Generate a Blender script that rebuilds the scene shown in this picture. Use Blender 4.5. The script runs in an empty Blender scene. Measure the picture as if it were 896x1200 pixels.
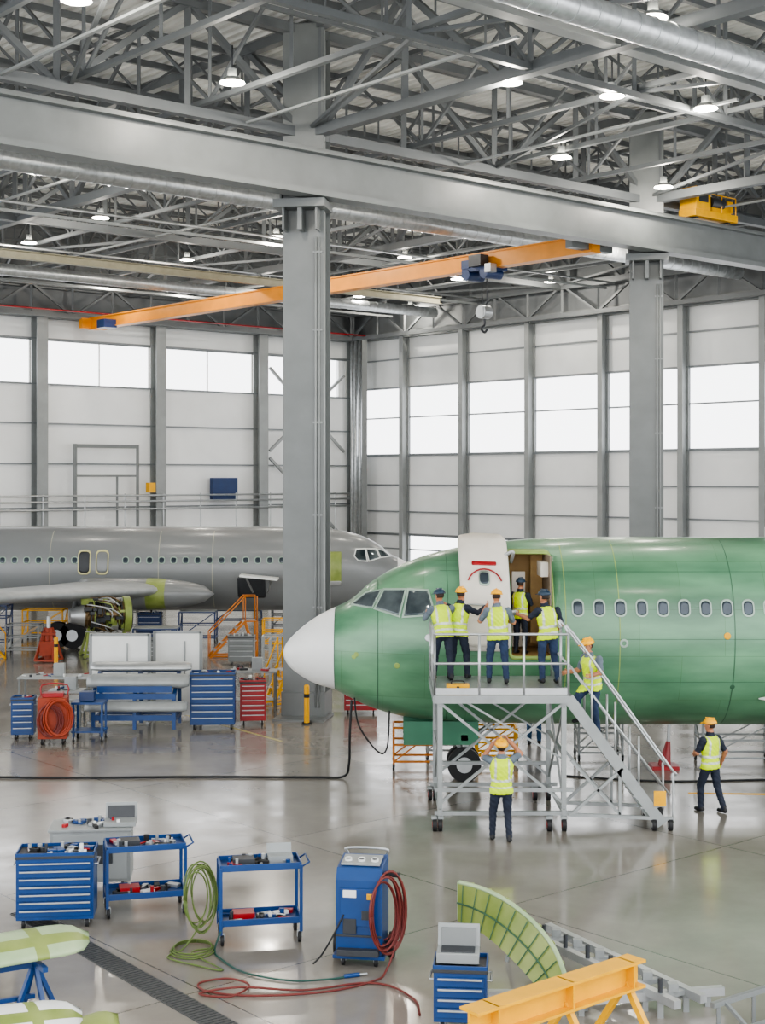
import bpy, math, random
import numpy as np
from mathutils import Vector, Matrix
random.seed(7)
V=Vector
scene=bpy.context.scene
COL=scene.collection

# ------------------------------------------------------------------ materials
def lin(c):
    if isinstance(c,str):
        c=c.lstrip('#'); c=[int(c[i:i+2],16)/255 for i in (0,2,4)]
    return tuple((x/12.92 if x<=0.04045 else ((x+0.055)/1.055)**2.4) for x in c)+(1,)
MATS={}
def mat(name,color='#888888',rough=0.5,metal=0.0,var=0.12,scale=3.0,bump=0.0,bscale=40,emit=0,spec=0.5,coat=0,stretch=None,color2=None,tex='noise'):
    if name in MATS: return MATS[name]
    m=bpy.data.materials.new(name); m.use_nodes=True
    nt=m.node_tree; b=nt.nodes['Principled BSDF']
    c=lin(color)
    tc=nt.nodes.new('ShaderNodeTexCoord'); mp=nt.nodes.new('ShaderNodeMapping')
    nt.links.new(tc.outputs['Object'],mp.inputs['Vector'])
    if stretch: mp.inputs['Scale'].default_value=stretch
    n=nt.nodes.new('ShaderNodeTexNoise'); n.inputs['Scale'].default_value=scale; n.inputs['Detail'].default_value=6
    nt.links.new(mp.outputs[0],n.inputs['Vector'])
    r=nt.nodes.new('ShaderNodeValToRGB')
    r.color_ramp.elements[0].position=0.32; r.color_ramp.elements[1].position=0.68
    c2=lin(color2) if color2 else tuple(min(1,x*(1+var)) for x in c[:3])+(1,)
    c1=tuple(x*(1-var) for x in c[:3])+(1,)
    r.color_ramp.elements[0].color=c1 if not color2 else c; r.color_ramp.elements[1].color=c2
    nt.links.new(n.outputs['Fac'],r.inputs[0]); out=r.outputs[0]
    if tex=='panels':   # skin panels with slightly different tones
        br=nt.nodes.new('ShaderNodeTexBrick'); br.inputs['Scale'].default_value=1; br.inputs['Brick Width'].default_value=1.75; br.inputs['Row Height'].default_value=0.95
        br.inputs['Mortar Size'].default_value=0.004; br.inputs['Color1'].default_value=(1,1,1,1); br.inputs['Color2'].default_value=(0.84,0.86,0.8,1); br.inputs['Mortar'].default_value=(0.6,0.66,0.5,1)
        sx=nt.nodes.new('ShaderNodeSeparateXYZ'); cx=nt.nodes.new('ShaderNodeCombineXYZ')
        nt.links.new(tc.outputs['Object'],sx.inputs[0]); nt.links.new(sx.outputs[0],cx.inputs[0]); nt.links.new(sx.outputs[2],cx.inputs[1]); nt.links.new(cx.outputs[0],br.inputs['Vector'])
        mx=nt.nodes.new('ShaderNodeMix'); mx.data_type='RGBA'; mx.blend_type='MULTIPLY'; mx.inputs[0].default_value=1
        nt.links.new(out,mx.inputs[6]); nt.links.new(br.outputs['Color'],mx.inputs[7]); out=mx.outputs[2]
        mr=nt.nodes.new('ShaderNodeMapRange'); mr.inputs[3].default_value=rough-.08; mr.inputs[4].default_value=rough+.14
        nt.links.new(n.outputs['Fac'],mr.inputs[0]); nt.links.new(mr.outputs[0],b.inputs['Roughness'])
    nt.links.new(out,b.inputs['Base Color'])
    b.inputs['Roughness'].default_value=rough; b.inputs['Metallic'].default_value=metal
    if coat: b.inputs['Coat Weight'].default_value=coat; b.inputs['Coat Roughness'].default_value=0.15
    if emit:
        b.inputs['Emission Color'].default_value=c; b.inputs['Emission Strength'].default_value=emit
    if bump:
        n2=nt.nodes.new('ShaderNodeTexNoise'); n2.inputs['Scale'].default_value=bscale
        bp=nt.nodes.new('ShaderNodeBump'); bp.inputs['Strength'].default_value=bump; bp.inputs['Distance'].default_value=0.02
        nt.links.new(tc.outputs['Object'],n2.inputs['Vector']); nt.links.new(n2.outputs['Fac'],bp.inputs['Height']); nt.links.new(bp.outputs[0],b.inputs['Normal'])
    MATS[name]=m; return m

steel=mat('painted_steel_gray','#6f7373',0.42,0.0,0.08,1.5)
steel_l=mat('painted_steel_light','#8c9090',0.45,0.0,0.08,1.5)
truss_m=mat('truss_steel','#65696b',0.5,0.1,0.1,1.0)
deckm=mat('roof_deck','#d3d4d0',0.5,0.0,0.08,0.5)
galv=mat('galvanised_duct','#b4b8ba',0.3,0.6,0.15,6)
panel=mat('wall_panel','#e6e8e8',0.5,0.0,0.04,0.6)
panel2=mat('wall_panel_upper','#d8dbdb',0.5,0.0,0.05,0.6)
eavem=mat('eave_cladding','#707476',0.6,0.0,0.1,0.6)
mull=mat('mullion_gray','#7d8285',0.45,0.1,0.08,2)
orange=mat('crane_orange','#da8b20',0.45,0,0.08,2)
standor=mat('stand_orange','#b36a1c',0.5,0,0.1,2)
yellow=mat('safety_yellow','#e0a400',0.45,0,0.08,3)
blue=mat('tool_blue','#0c3a70',0.35,0,0.1,3)
blued=mat('motor_blue','#16305c',0.4,0,0.1,3)
red=mat('tool_red','#931219',0.35,0,0.1,3)
orangered=mat('hose_orange','#91361a',0.5,0,0.1,8)
black=mat('rubber_black','#17181a',0.6,0,0.1,5)
dark=mat('dark_gray','#33363a',0.5,0,0.1,5)
alum=mat('aluminium','#aeb1b2',0.35,0.6,0.08,4)
alup=mat('stand_gray','#919595',0.4,0.2,0.08,4)
white=mat('white_paint','#dcdedb',0.35,0,0.04,2)
greenair=mat('green_primer','#446e54',0.3,0,0.1,1.1,stretch=(0.35,1,1.5),color2='#6c9c7a',coat=0.3,tex='panels')
greendk=mat('green_primer_dark','#3a6e55',0.4,0,0.1,1.5)
radome=mat('radome_white','#d9dad8',0.35,0,0.04,1.5)
grayair=mat('gray_primer','#787b7c',0.32,0,0.06,0.7,coat=0.25,stretch=(0.5,1,1.4))
seam=mat('seam_green','#8aa158',0.5,0,0.1,5)
seamd=mat('seam_dark','#3b6049',0.5,0,0.1,5)
winf=mat('window_frame','#93a599',0.35,0.3,0.05,5)
glassd=mat('window_glass_dark','#3c454d',0.08,0.3,0.2,3)
cockg=mat('cockpit_glass','#2c373d',0.06,0.4,0.3,1.5,color2='#70797b')
beige=mat('cabin_lining','#b2925f',0.6,0,0.15,3)
doorw=mat('door_lining','#d2cdc3',0.45,0,0.05,3)
yelgreen=mat('zinc_chromate','#74853e',0.4,0,0.15,2,color2='#929e5c')
palegreen=mat('pale_green_skin','#8ba37b',0.35,0,0.1,2,color2='#a9bb94')
copper=mat('engine_bronze','#6a573c',0.4,0.6,0.3,8)
hivis=mat('hivis_yellow','#c8e600',0.6,0,0.05,6)
reflect=mat('reflective_tape','#bfc6b8',0.3,0.2,0.04,5)
navy=mat('work_trousers','#1b2333',0.8,0,0.15,8)
navyb=mat('work_trousers_blue','#22334f',0.8,0,0.15,8)
shirt=mat('work_shirt','#1a2231',0.8,0,0.15,8)
shirtg=mat('work_shirt_gray','#5d6872',0.8,0,0.15,8)
skin=mat('skin','#ac7658',0.55,0,0.06,10)
hair=mat('hair','#2b1d15',0.7,0,0.2,30)
helmy=mat('helmet_yellow','#f0ad00',0.3,0,0.03,5)
helmb=mat('helmet_dark','#1c3346',0.35,0,0.05,5)
eyew=mat('eye','#202020',0.2)
lipm=mat('lips','#96594d',0.5)
hosegreen=mat('hose_green','#54662f',0.5,0,0.1,9)
hoseteal=mat('hose_teal','#1b463e',0.5,0,0.1,9)
hosered=mat('hose_red','#66241f',0.5,0,0.1,9)
grate=mat('drain_grate','#4c4e4e',0.5,0.3,0.3,30)
lampm=mat('lamp_lens','#fff6e6',0.5,emit=30)
seamg=mat('seam_gray','#a0a191',0.5)

def floor_mat():
    m=bpy.data.materials.new('polished_concrete'); m.use_nodes=True
    nt=m.node_tree; b=nt.nodes['Principled BSDF']; L=nt.links.new
    tc=nt.nodes.new('ShaderNodeTexCoord')
    n1=nt.nodes.new('ShaderNodeTexNoise'); n1.inputs['Scale'].default_value=0.35; n1.inputs['Detail'].default_value=8; n1.inputs['Roughness'].default_value=0.62
    L(tc.outputs['Object'],n1.inputs['Vector'])
    r1=nt.nodes.new('ShaderNodeValToRGB'); r1.color_ramp.elements[0].position=0.3; r1.color_ramp.elements[1].position=0.7
    r1.color_ramp.elements[0].color=lin('#7a756d'); r1.color_ramp.elements[1].color=lin('#98938a')
    L(n1.outputs['Fac'],r1.inputs[0])
    br=nt.nodes.new('ShaderNodeTexBrick'); br.offset=0; br.inputs['Scale'].default_value=1; br.inputs['Brick Width'].default_value=5.5; br.inputs['Row Height'].default_value=5.5
    br.inputs['Mortar Size'].default_value=0.014; br.inputs['Mortar Smooth'].default_value=0.2
    br.inputs['Color1'].default_value=(1,1,1,1); br.inputs['Color2'].default_value=(0.93,0.93,0.93,1); br.inputs['Mortar'].default_value=(0.4,0.4,0.4,1)
    L(tc.outputs['Object'],br.inputs['Vector'])
    mx=nt.nodes.new('ShaderNodeMix'); mx.data_type='RGBA'; mx.blend_type='MULTIPLY'; mx.inputs[0].default_value=1
    L(r1.outputs[0],mx.inputs[6]); L(br.outputs['Color'],mx.inputs[7]); L(mx.outputs[2],b.inputs['Base Color'])
    n2=nt.nodes.new('ShaderNodeTexNoise'); n2.inputs['Scale'].default_value=1.1; n2.inputs['Detail'].default_value=8
    L(tc.outputs['Object'],n2.inputs['Vector'])
    mr=nt.nodes.new('ShaderNodeMapRange'); mr.inputs[1].default_value=0.3; mr.inputs[2].default_value=0.7; mr.inputs[3].default_value=0.09; mr.inputs[4].default_value=0.22
    L(n2.outputs['Fac'],mr.inputs[0]); L(mr.outputs[0],b.inputs['Roughness'])
    b.inputs['Specular IOR Level'].default_value=1.0; b.inputs['IOR'].default_value=1.6
    bp=nt.nodes.new('ShaderNodeBump'); bp.inputs['Strength'].default_value=0.04; bp.inputs['Distance'].default_value=0.03
    L(n2.outputs['Fac'],bp.inputs['Height']); L(bp.outputs[0],b.inputs['Normal'])
    return m
floorm=floor_mat()

# ------------------------------------------------------------------ mesh builder
class MB:
    def __init__(s): s.v=[]; s.f=[]; s.m=[]; s.sm=[]; s.mats=[]; s.T=None
    def mi(s,m):
        if m not in s.mats: s.mats.append(m)
        return s.mats.index(m)
    def add(s,vs,fs,m,smooth=False):
        o=len(s.v)
        if s.T is not None: vs=[s.T@V(p) for p in vs]
        s.v+= [tuple(p) for p in vs]
        k=s.mi(m)
        for f in fs:
            s.f.append([i+o for i in f]); s.m.append(k); s.sm.append(smooth)
    def box(s,c,size,m,R=None):
        hx,hy,hz=[a/2 for a in size]
        vs=[V((x,y,z)) for x in(-hx,hx) for y in(-hy,hy) for z in(-hz,hz)]
        if R is not None: vs=[R@p for p in vs]
        c=V(c); vs=[p+c for p in vs]
        s.add(vs,[(0,1,3,2),(4,6,7,5),(0,4,5,1),(2,3,7,6),(0,2,6,4),(1,5,7,3)],m)
    def frame(s,p0,p1,up=(0,0,1)):
        d=(V(p1)-V(p0)); L=d.length; d.normalize(); up=V(up)
        if abs(d.dot(up))>0.99: up=V((0,1,0)) if abs(d.y)<0.9 else V((1,0,0))
        x=d.cross(up).normalized(); y=x.cross(d)
        return d,x,y,L
    def beam(s,p0,p1,w,h,m,up=(0,0,1)):
        d,x,y,L=s.frame(p0,p1,up); p0=V(p0);p1=V(p1)
        vs=[]
        for p in(p0,p1):
            for a,b in((-1,-1),(1,-1),(1,1),(-1,1)): vs.append(p+x*a*w/2+y*b*h/2)
        s.add(vs,[(0,1,2,3),(7,6,5,4),(0,4,5,1),(1,5,6,2),(2,6,7,3),(3,7,4,0)],m)
    def ibeam(s,p0,p1,w,h,t,m,up=(0,0,1)):
        d,x,y,L=s.frame(p0,p1,up); p0=V(p0);p1=V(p1)
        s.beam(p0+y*(h/2-t/2),p1+y*(h/2-t/2),w,t,m,up)
        s.beam(p0-y*(h/2-t/2),p1-y*(h/2-t/2),w,t,m,up)
        s.beam(p0,p1,t,h-2*t,m,up)
    def cyl(s,p0,p1,r0,m,r1=None,seg=12,caps=True):
        if r1 is None: r1=r0
        d,x,y,L=s.frame(p0,p1); p0=V(p0);p1=V(p1)
        A=[p0+(x*math.cos(a)+y*math.sin(a))*r0 for a in [2*math.pi*i/seg for i in range(seg)]]
        B=[p1+(x*math.cos(a)+y*math.sin(a))*r1 for a in [2*math.pi*i/seg for i in range(seg)]]
        s.add(A+B,[(i,(i+1)%seg,seg+(i+1)%seg,seg+i) for i in range(seg)],m,True)
        if caps:
            s.add(A,[tuple(range(seg))[::-1]],m); s.add(B,[tuple(range(seg))],m)
    def tube(s,pts,r,m,seg=8,sub=6,closed=False):
        pts=[V(p) for p in pts]
        if sub>1:
            P=[]
            n=len(pts)
            for i in range(n-1):
                a=pts[max(i-1,0)];b=pts[i];c=pts[i+1];d=pts[min(i+2,n-1)]
                for k in range(sub):
                    t=k/sub
                    P.append(0.5*((2*b)+(c-a)*t+(2*a-5*b+4*c-d)*t*t+(3*b-a-3*c+d)*t**3))
            P.append(pts[-1]); pts=P
        n=len(pts); vs=[]
        px=None
        for i,p in enumerate(pts):
            d=(pts[min(i+1,n-1)]-pts[max(i-1,0)])
            if d.length<1e-9: d=V((1,0,0))
            d.normalize()
            if px is None:
                up=V((0,0,1)) if abs(d.z)<0.9 else V((1,0,0))
                px=d.cross(up).normalized()
            px=(px-d*px.dot(d)).normalized(); py=d.cross(px)
            for k in range(seg):
                a=2*math.pi*k/seg; vs.append(p+(px*math.cos(a)+py*math.sin(a))*r)
        fs=[(i*seg+k,i*seg+(k+1)%seg,(i+1)*seg+(k+1)%seg,(i+1)*seg+k) for i in range(n-1) for k in range(seg)]
        fs+=[tuple(range(seg))[::-1],tuple((n-1)*seg+k for k in range(seg))]
        s.add(vs,fs,m,True)
    def torus(s,c,R,r,m,axis=(0,0,1),seg=28,sx=1,sy=1):
        axis=V(axis).normalized(); up=V((0,0,1)) if abs(axis.z)<0.9 else V((1,0,0))
        x=axis.cross(up).normalized(); y=x.cross(axis); c=V(c)
        pts=[c+x*math.cos(a)*R*sx+y*math.sin(a)*R*sy for a in [2*math.pi*i/seg for i in range(seg+1)]]
        s.tube(pts,r,m,seg=6,sub=1)
    def ell(s,c,rad,m,R=None,nu=16,nv=10,zmin=-1):
        c=V(c); vs=[];fs=[]
        v0=-math.pi/2 if zmin<=-1 else math.asin(zmin)
        for j in range(nv+1):
            ph=v0+(math.pi/2-v0)*j/nv
            for i in range(nu):
                th=2*math.pi*i/nu
                p=V((rad[0]*math.cos(ph)*math.cos(th),rad[1]*math.cos(ph)*math.sin(th),rad[2]*math.sin(ph)))
                if R is not None: p=R@p
                vs.append(c+p)
        for j in range(nv):
            for i in range(nu): fs.append((j*nu+i,j*nu+(i+1)%nu,(j+1)*nu+(i+1)%nu,(j+1)*nu+i))
        fs.append(tuple(range(nu))[::-1])
        s.add(vs,fs,m,True)
    def loft(s,rings,m,caps=True,smooth=True,closed=True,matf=None):
        n=len(rings[0]); vs=[p for r in rings for p in r]; 
        kk=n if closed else n-1
        if matf is None:
            fs=[(j*n+i,j*n+(i+1)%n,(j+1)*n+(i+1)%n,(j+1)*n+i) for j in range(len(rings)-1) for i in range(kk)]
            if caps: fs+=[tuple(range(n))[::-1],tuple((len(rings)-1)*n+i for i in range(n))]
            s.add(vs,fs,m,smooth)
        else:
            o=len(s.v); s.add(vs,[],m)
            for j in range(len(rings)-1):
                for i in range(kk):
                    s.f.append([o+j*n+i,o+j*n+(i+1)%n,o+(j+1)*n+(i+1)%n,o+(j+1)*n+i]); s.m.append(s.mi(matf(j,i))); s.sm.append(smooth)
            if caps:
                s.f.append([o+i for i in range(n)][::-1]); s.m.append(s.mi(matf(0,0))); s.sm.append(False)
                s.f.append([o+(len(rings)-1)*n+i for i in range(n)]); s.m.append(s.mi(matf(len(rings)-2,0))); s.sm.append(False)
    def caster(s,x,y,r=0.07,m=None):
        s.cyl((x-0.02,y,r),(x+0.02,y,r),r,black,seg=14)
        s.box((x,y,r*1.9),(0.06,0.05,0.03),m or alum); s.box((x-0.03,y,r*1.4),(0.01,0.04,r),m or alum); s.box((x+0.03,y,r*1.4),(0.01,0.04,r),m or alum)
    def build(s,name,loc=(0,0,0),yaw=0,bevel=0,parent=None):
        me=bpy.data.meshes.new(name); me.from_pydata(s.v,[],s.f)
        for m in s.mats: me.materials.append(m)
        me.polygons.foreach_set('material_index',s.m); me.polygons.foreach_set('use_smooth',s.sm)
        me.update()
        ob=bpy.data.objects.new(name,me); COL.objects.link(ob)
        ob.location=loc; ob.rotation_euler[2]=yaw
        if bevel:
            b=ob.modifiers.new('bevel','BEVEL'); b.width=bevel; b.segments=2; b.limit_method='ANGLE'; b.angle_limit=math.radians(50); b.harden_normals=False
        if parent: ob.parent=parent
        return ob
def Rz(a): return Matrix.Rotation(a,3,'Z')

# ------------------------------------------------------------------ hangar grid
GA=V((0.757,0.6534,0)); GB=V((0.6534,-0.757,0)); GC=V((-1.65,85,0))
def G(u,v,z=0): 
    p=GC-GA*u+GB*v; return V((p.x,p.y,z))
gyaw=math.atan2(GA.y,GA.x)
U1,V1=66,78
f=MB(); f.box((0,0,-0.1),(U1+4,V1+4,0.2),floorm)
c=G(U1/2,V1/2); f.build('floor',(c.x,c.y,0),gyaw)
b=MB(); z=19.0; pitch=0.36; n=int(U1/pitch)
prof=[]
for i in range(n):
    u=i*pitch; prof+=[(u,0),(u+0.14,0),(u+0.19,0.09),(u+0.31,0.09)]
prof.append((n*pitch,0))
vs=[];fs=[]
for (u,dz) in prof: vs.append(G(u,-0.3,z+dz)); vs.append(G(u,V1-12,z+dz))
for i in range(len(prof)-1): fs.append((2*i,2*i+1,2*i+3,2*i+2))
b.add(vs,fs,deckm)
b.add([G(-1,-1,z+0.3),G(U1,-1,z+0.3),G(U1,V1-12,z+0.3),G(-1,V1-12,z+0.3)],[(0,1,2,3)],deckm)
b.build('ceiling')
t=MB()
def truss(p0,p1,zb,zt,panel_l,w,wd,m):
    d=(p1-p0); L=d.length; n=max(2,int(round(L/panel_l))); d=d/n
    P=lambda i,z:V((p0.x+d.x*i,p0.y+d.y*i,z))
    t.beam(P(0,zt),P(n,zt),w,w,m); t.beam(P(0,zb),P(n,zb),w*1.1,w,m)
    for i in range(n):
        t.beam(P(i,zb),P(i,zt),wd,wd,m)
        if i%2==0: t.beam(P(i,zb),P(i+1,zt),wd,wd,m)
        else: t.beam(P(i,zt),P(i+1,zb),wd,wd,m)
    t.beam(P(n,zb),P(n,zt),wd,wd,m)
ucol=[0.9,15.35,29.9,44.4]
us=[0.9,4.5,8.1,11.7,15.35,19,22.6,26.2,29.9,33.5,37.1,40.7,44.4,48,51.6]
for u in us:
    main=any(abs(u-q)<0.1 for q in ucol)
    truss(G(u,0.4),G(u,62),16.1 if not main else 15.9,18.8,3.4,0.28 if main else 0.13,0.16 if main else 0.08,truss_m)
for v in [0.6,8.5,17,25.5,34,42.5,51]:
    truss(G(0.4,v),G(56,v),15.9,18.7,3.63,0.26 if v in(17,34,51) else 0.16,0.16 if v in (17,34,51) else 0.1,truss_m)
for v in [4.3,12.8,21.3,29.8,38.3,46.8]:
    truss(G(0.4,v),G(56,v),17.4,18.75,1.82,0.1,0.06,truss_m)
for v in np.arange(2,62,2.6):
    t.beam(G(0.3,v,18.88),G(58,v,18.88),0.1,0.18,truss_m)
for i in range(0,14,2):
    for v in (0.6,17,34):
        t.beam(G(us[i],v,16.0),G(us[i+1] if i+1<len(us) else us[i],v+8.5,16.0),0.09,0.09,truss_m)
        t.beam(G(us[i]+3.6,v+8.5,16.0),G(us[i],v+17,16.0),0.09,0.09,truss_m)
truss(G(0.8,0.9),G(46,0.9),14.5,16.0,2.3,0.22,0.11,truss_m)
truss(G(0.9,0.8),G(0.9,52),14.5,16.0,2.3,0.22,0.11,truss_m)
t.build('roof_truss')
t=MB()
for u,zz in ((12.6,15.86),(24.2,15.86),(32,15.86),(39,15.86),(6.3,15.86)):
    t.beam(G(u,1,zz),G(u,44,zz),0.1,0.06,steel_l)
for v,zz in ((4.5,15.5),(11.2,15.6),(20,15.55)):
    t.beam(G(1,v,zz),G(50,v,zz),0.1,0.1,steel_l)
    t.tube([G(1,v+0.5,zz+0.2),G(50,v+0.5,zz+0.2)],0.05,alum,sub=1)
t.build('lighting_conduit')
t=MB(); t.tube([G(0.6,2.2,14.6),G(48,2.2,14.6)],0.04,red,sub=1); t.build('sprinkler_pipe')
t=MB()
def duct(v,z,r,u0,u1):
    t.cyl(G(u0,v,z),G(u1,v,z),r,galv,seg=24)
    u=u0
    while u<u1: t.cyl(G(u,v,z),G(u+0.05,v,z),r*1.04,galv,seg=24); u+=0.6
duct(46.9,15.45,0.3,6,40); duct(27.5,15.5,0.31,1,50); duct(8.0,15.4,0.26,1,40)
t.build('spiral_duct')
t=MB()
vb=34.9
t.ibeam(G(0.5,vb,14.6),G(58,vb,14.6),0.55,1.2,0.06,steel)
t.beam(G(0.6,vb,15.26),G(58,vb,15.26),0.12,0.12,steel)
t.beam(G(0.6,vb+0.35,14.06),G(58,vb+0.35,14.06),0.1,0.16,steel)
t.build('runway_girder')
t=MB(); t.ibeam(G(2,45,15.95),G(54,45,15.95),0.35,0.36,0.04,steel_l); t.build('crane_rail_beam')
t=MB(); t.ibeam(G(7,14.8,14.95),G(52,14.8,14.95),0.3,0.32,0.03,mat('rail_beam_tan','#8d8974',.5)); t.build('crane_rail_beam')
def column(u,v,yaw=math.radians(-9)):
    t=MB()
    w=1.12;d=0.9
    for y in(-d/2,d/2): t.box((0,y,9.4),(w,0.06,18.8),steel)
    t.box((0,0,9.4),(0.9,d-0.06,18.8),steel)
    t.box((w/2-0.03,-d/2+0.1,9.4),(0.06,0.2,18.8),steel_l); t.box((-w/2+0.03,-d/2+0.1,9.4),(0.06,0.2,18.8),steel_l)
    t.box((0,-d/2,0.03),(1.4,1.4,0.06),steel); t.box((0,0,0.35),(1.2,1.05,0.7),steel)
    t.box((0,-0.5,13.85),(1.4,1.2,0.22),steel); t.box((0,-0.62,13.45),(0.12,0.7,0.6),steel)
    t.box((0.45,-0.62,13.45),(0.05,0.7,0.6),steel); t.box((-0.45,-0.62,13.45),(0.05,0.7,0.6),steel)
    for a in(-1,1): 
        t.box((0.6*a,-0.25,14.3),(0.05,0.7,0.7),steel)
    t.tube([(0.35,-0.52,0.3),(0.35,-0.52,13.0)],0.03,steel_l,sub=1); t.tube([(0.45,-0.52,0.3),(0.45,-0.52,13.0)],0.02,steel_l,sub=1)
    for zz in (3,5.5,8,10.5,12.6): t.box((0.4,-0.5,zz),(0.25,0.06,0.05),steel_l)
    t.box((0.25,-0.56,1.7),(0.25,0.15,0.4),steel_l)
    p=G(u,v); t.build('steel_column',(p.x,p.y,0),yaw)
for u in (44.4,29.9,15.35): column(u,34)
t=MB(); uc=17.8
p0=G(uc,0.9,14.2); p1=G(uc,33.9,14.2)
t.beam(p0,p1,0.38,0.5,orange); t.beam(p0+V((0,0,.27)),p1+V((0,0,.27)),0.5,0.05,orange); t.beam(p0-V((0,0,.27)),p1-V((0,0,.27)),0.5,0.05,orange)
t.beam(G(uc-0.7,1.0,14.2),G(uc+0.7,1.0,14.2),0.35,0.5,orange); t.beam(G(uc-1.0,33.6,14.2),G(uc+1.0,33.6,14.2),0.3,0.4,steel)
t.box(G(uc+0.5,3.2,14.0),(0.7,0.7,0.4),blued,Rz(gyaw))
v0=28.7
for q in (-0.45,0.45):
    t.cyl(G(uc-0.3,v0+q,13.72),G(uc+0.5,v0+q,13.72),0.2,blued,seg=16)
t.box(G(uc,v0,13.9),(0.9,1.4,0.15),blued,Rz(gyaw)); t.box(G(uc+0.5,v0+0.2,14.15),(0.4,0.6,0.4),dark,Rz(gyaw)); t.box(G(uc+0.35,v0-0.5,14.1),(0.25,0.4,0.3),blued,Rz(gyaw)); t.box(G(uc+0.45,v0+0.75,13.85),(0.3,0.3,0.3),alum,Rz(gyaw))
for q in(-0.12,0.12): t.tube([G(uc,v0+q,13.7),G(uc,v0+q,12.5)],0.02,dark,sub=1)
t.box(G(uc,v0,12.4),(0.45,0.3,0.35),alum,Rz(gyaw)); t.cyl(G(uc-.2,v0,12.4),G(uc+.2,v0,12.4),.24,alum,seg=16); t.tube([G(uc,v0,12.15),G(uc,v0,11.95),G(uc+0.16,v0,11.8),G(uc,v0,11.68),G(uc-0.14,v0,11.8)],0.04,dark)
t.beam(p0+V((.4,.3,.0)),p1+V((.4,.3,.0)),0.05,0.05,steel_l)
t.build('overhead_crane')
t=MB()
p=G(13.1,vb,15.5)
T=Matrix.Translation(p)@Matrix.Rotation(gyaw,4,'Z'); t.T=T
t.box((0,0,0),(2.4,0.7,0.25),yellow); t.box((-0.75,0,0.5),(0.8,0.7,0.75),yellow); t.box((0.4,0,0.25),(1.1,0.5,0.3),yellow); t.box((0.9,0,0.4),(0.3,0.5,0.4),yellow)
t.cyl((-0.2,-0.2,0.45),(0.5,-0.2,0.45),0.18,dark,seg=14); t.box((-0.75,-0.36,0.55),(0.5,0.03,0.35),dark)
for a in(-0.9,0.9): t.cyl((a,-0.2,-0.05),(a,0.2,-0.05),0.12,dark)
for a in(-1.1,-0.4,0.3,1.1): t.tube([(a,-0.33,0.1),(a,-0.33,0.7)],0.02,yellow,sub=1)
t.tube([(-1.1,-0.33,0.7),(1.1,-0.33,0.7)],0.02,yellow,sub=1)
t.build('crane_trolley',bevel=0.02)
# ------------------------------------------------------------------ walls
def wall_strip(t,a,b,z0,z1,m,th=0.2):
    A=G(*a);B=G(*b); c=(A+B)/2; L=(B-A).length
    d=(B-A).normalized(); yaw=math.atan2(d.y,d.x)
    t.box((c.x,c.y,(z0+z1)/2),(L,th,z1-z0),m,Rz(yaw))
t=MB()
for z0,z1,m in ((0,1.3,panel),(3.3,7.8,panel),(11.6,14.4,panel2),(14.4,19.2,eavem)): wall_strip(t,(-0.1,-0.2),(-0.1,V1-20),z0,z1,m)
wall_strip(t,(-0.1,-0.2),(-0.1,4.72),1.3,3.3,panel); 
t.build('wall_right')
t=MB(); vbs=[0.0,4.72,9.5,14.35,19.2,24.0,28.4,33.2,38,42.8,47.6,52.4]
for v in vbs[1:]:
    t.ibeam(G(0.3,v,0),G(0.3,v,14.5),0.3,0.5,0.05,steel_l,up=GA)
for zz in (3.35,4.6,6.1,7.75,11.6,13.2): t.beam(G(0.06,0,zz),G(0.06,V1-20,zz),0.12,0.07,mull)
t.beam(G(0.3,0,14.55),G(0.3,V1-20,14.55),0.4,0.4,steel)
t.build('trim_1')
t=MB()
for z0,z1 in ((7.8,11.6),(1.3,3.3)):
    for v in vbs:
        for dv in(0.12,4.5):
            t.beam(G(0,v+dv,z0),G(0,v+dv,z1),0.08,0.08,mull,up=GA)
    t.beam(G(0,0,(z0+z1)/2+0.2),G(0,V1-20,(z0+z1)/2+0.2),0.1,0.07,mull)
    t.beam(G(0,0,z0),G(0,V1-20,z0),0.12,0.1,mull); t.beam(G(0,0,z1),G(0,V1-20,z1),0.12,0.1,mull)
t.build('window_1')
t=MB()
for z0,z1,m in ((0,11.2,panel),(13.4,14.4,panel2),(14.4,19.2,eavem)): wall_strip(t,(-0.2,-0.1),(U1-20,-0.1),z0,z1,m)
wall_strip(t,(-0.2,-0.1),(1.2,-0.1),11.2,13.4,panel)
t.build('wall_back')
t=MB(); ubs=[0.3,7.0,13.6,20.4,27.2,34.0,40.8]
for u in ubs: 
    t.ibeam(G(u,0.35,0),G(u,0.35,14.5),0.6,0.6,0.05,steel_l,up=GB)
for zz in (2.6,5.0,7.2,9.2,11.15,13.4): t.beam(G(0,0.06,zz),G(44,0.06,zz),0.12,0.07,mull)
t.beam(G(0,0.4,14.6),G(46,0.4,14.6),0.4,0.4,steel)
t.build('trim_2')
t=MB(); 
for u in ubs:
    for du in (0.35,3.3,6.3): t.beam(G(u+du,0,11.2),G(u+du,0,13.4),0.05 if du==3.3 else 0.1,0.08,white,up=GB)
t.beam(G(0,0,13.35),G(44,0,13.35),0.1,0.1,mull); t.build('window_2')
t=MB()
for zz in (5.3,5.6,4.9): t.tube([G(1,0.8,zz),G(40,0.8,zz)],0.05,alum,sub=1)
for u in np.arange(2,40,2.3): t.beam(G(u,0.7,3),G(u,0.7,5.7),0.06,0.06,alum)
t.beam(G(1.2,0.5,8),G(6.5,0.5,12.6),0.14,0.14,steel_l); t.beam(G(1.2,0.5,12.4),G(6.5,0.5,8),0.14,0.14,steel_l)
t.beam(G(1.2,0.5,3),G(6.5,0.5,7.6),0.14,0.14,steel_l)
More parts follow.
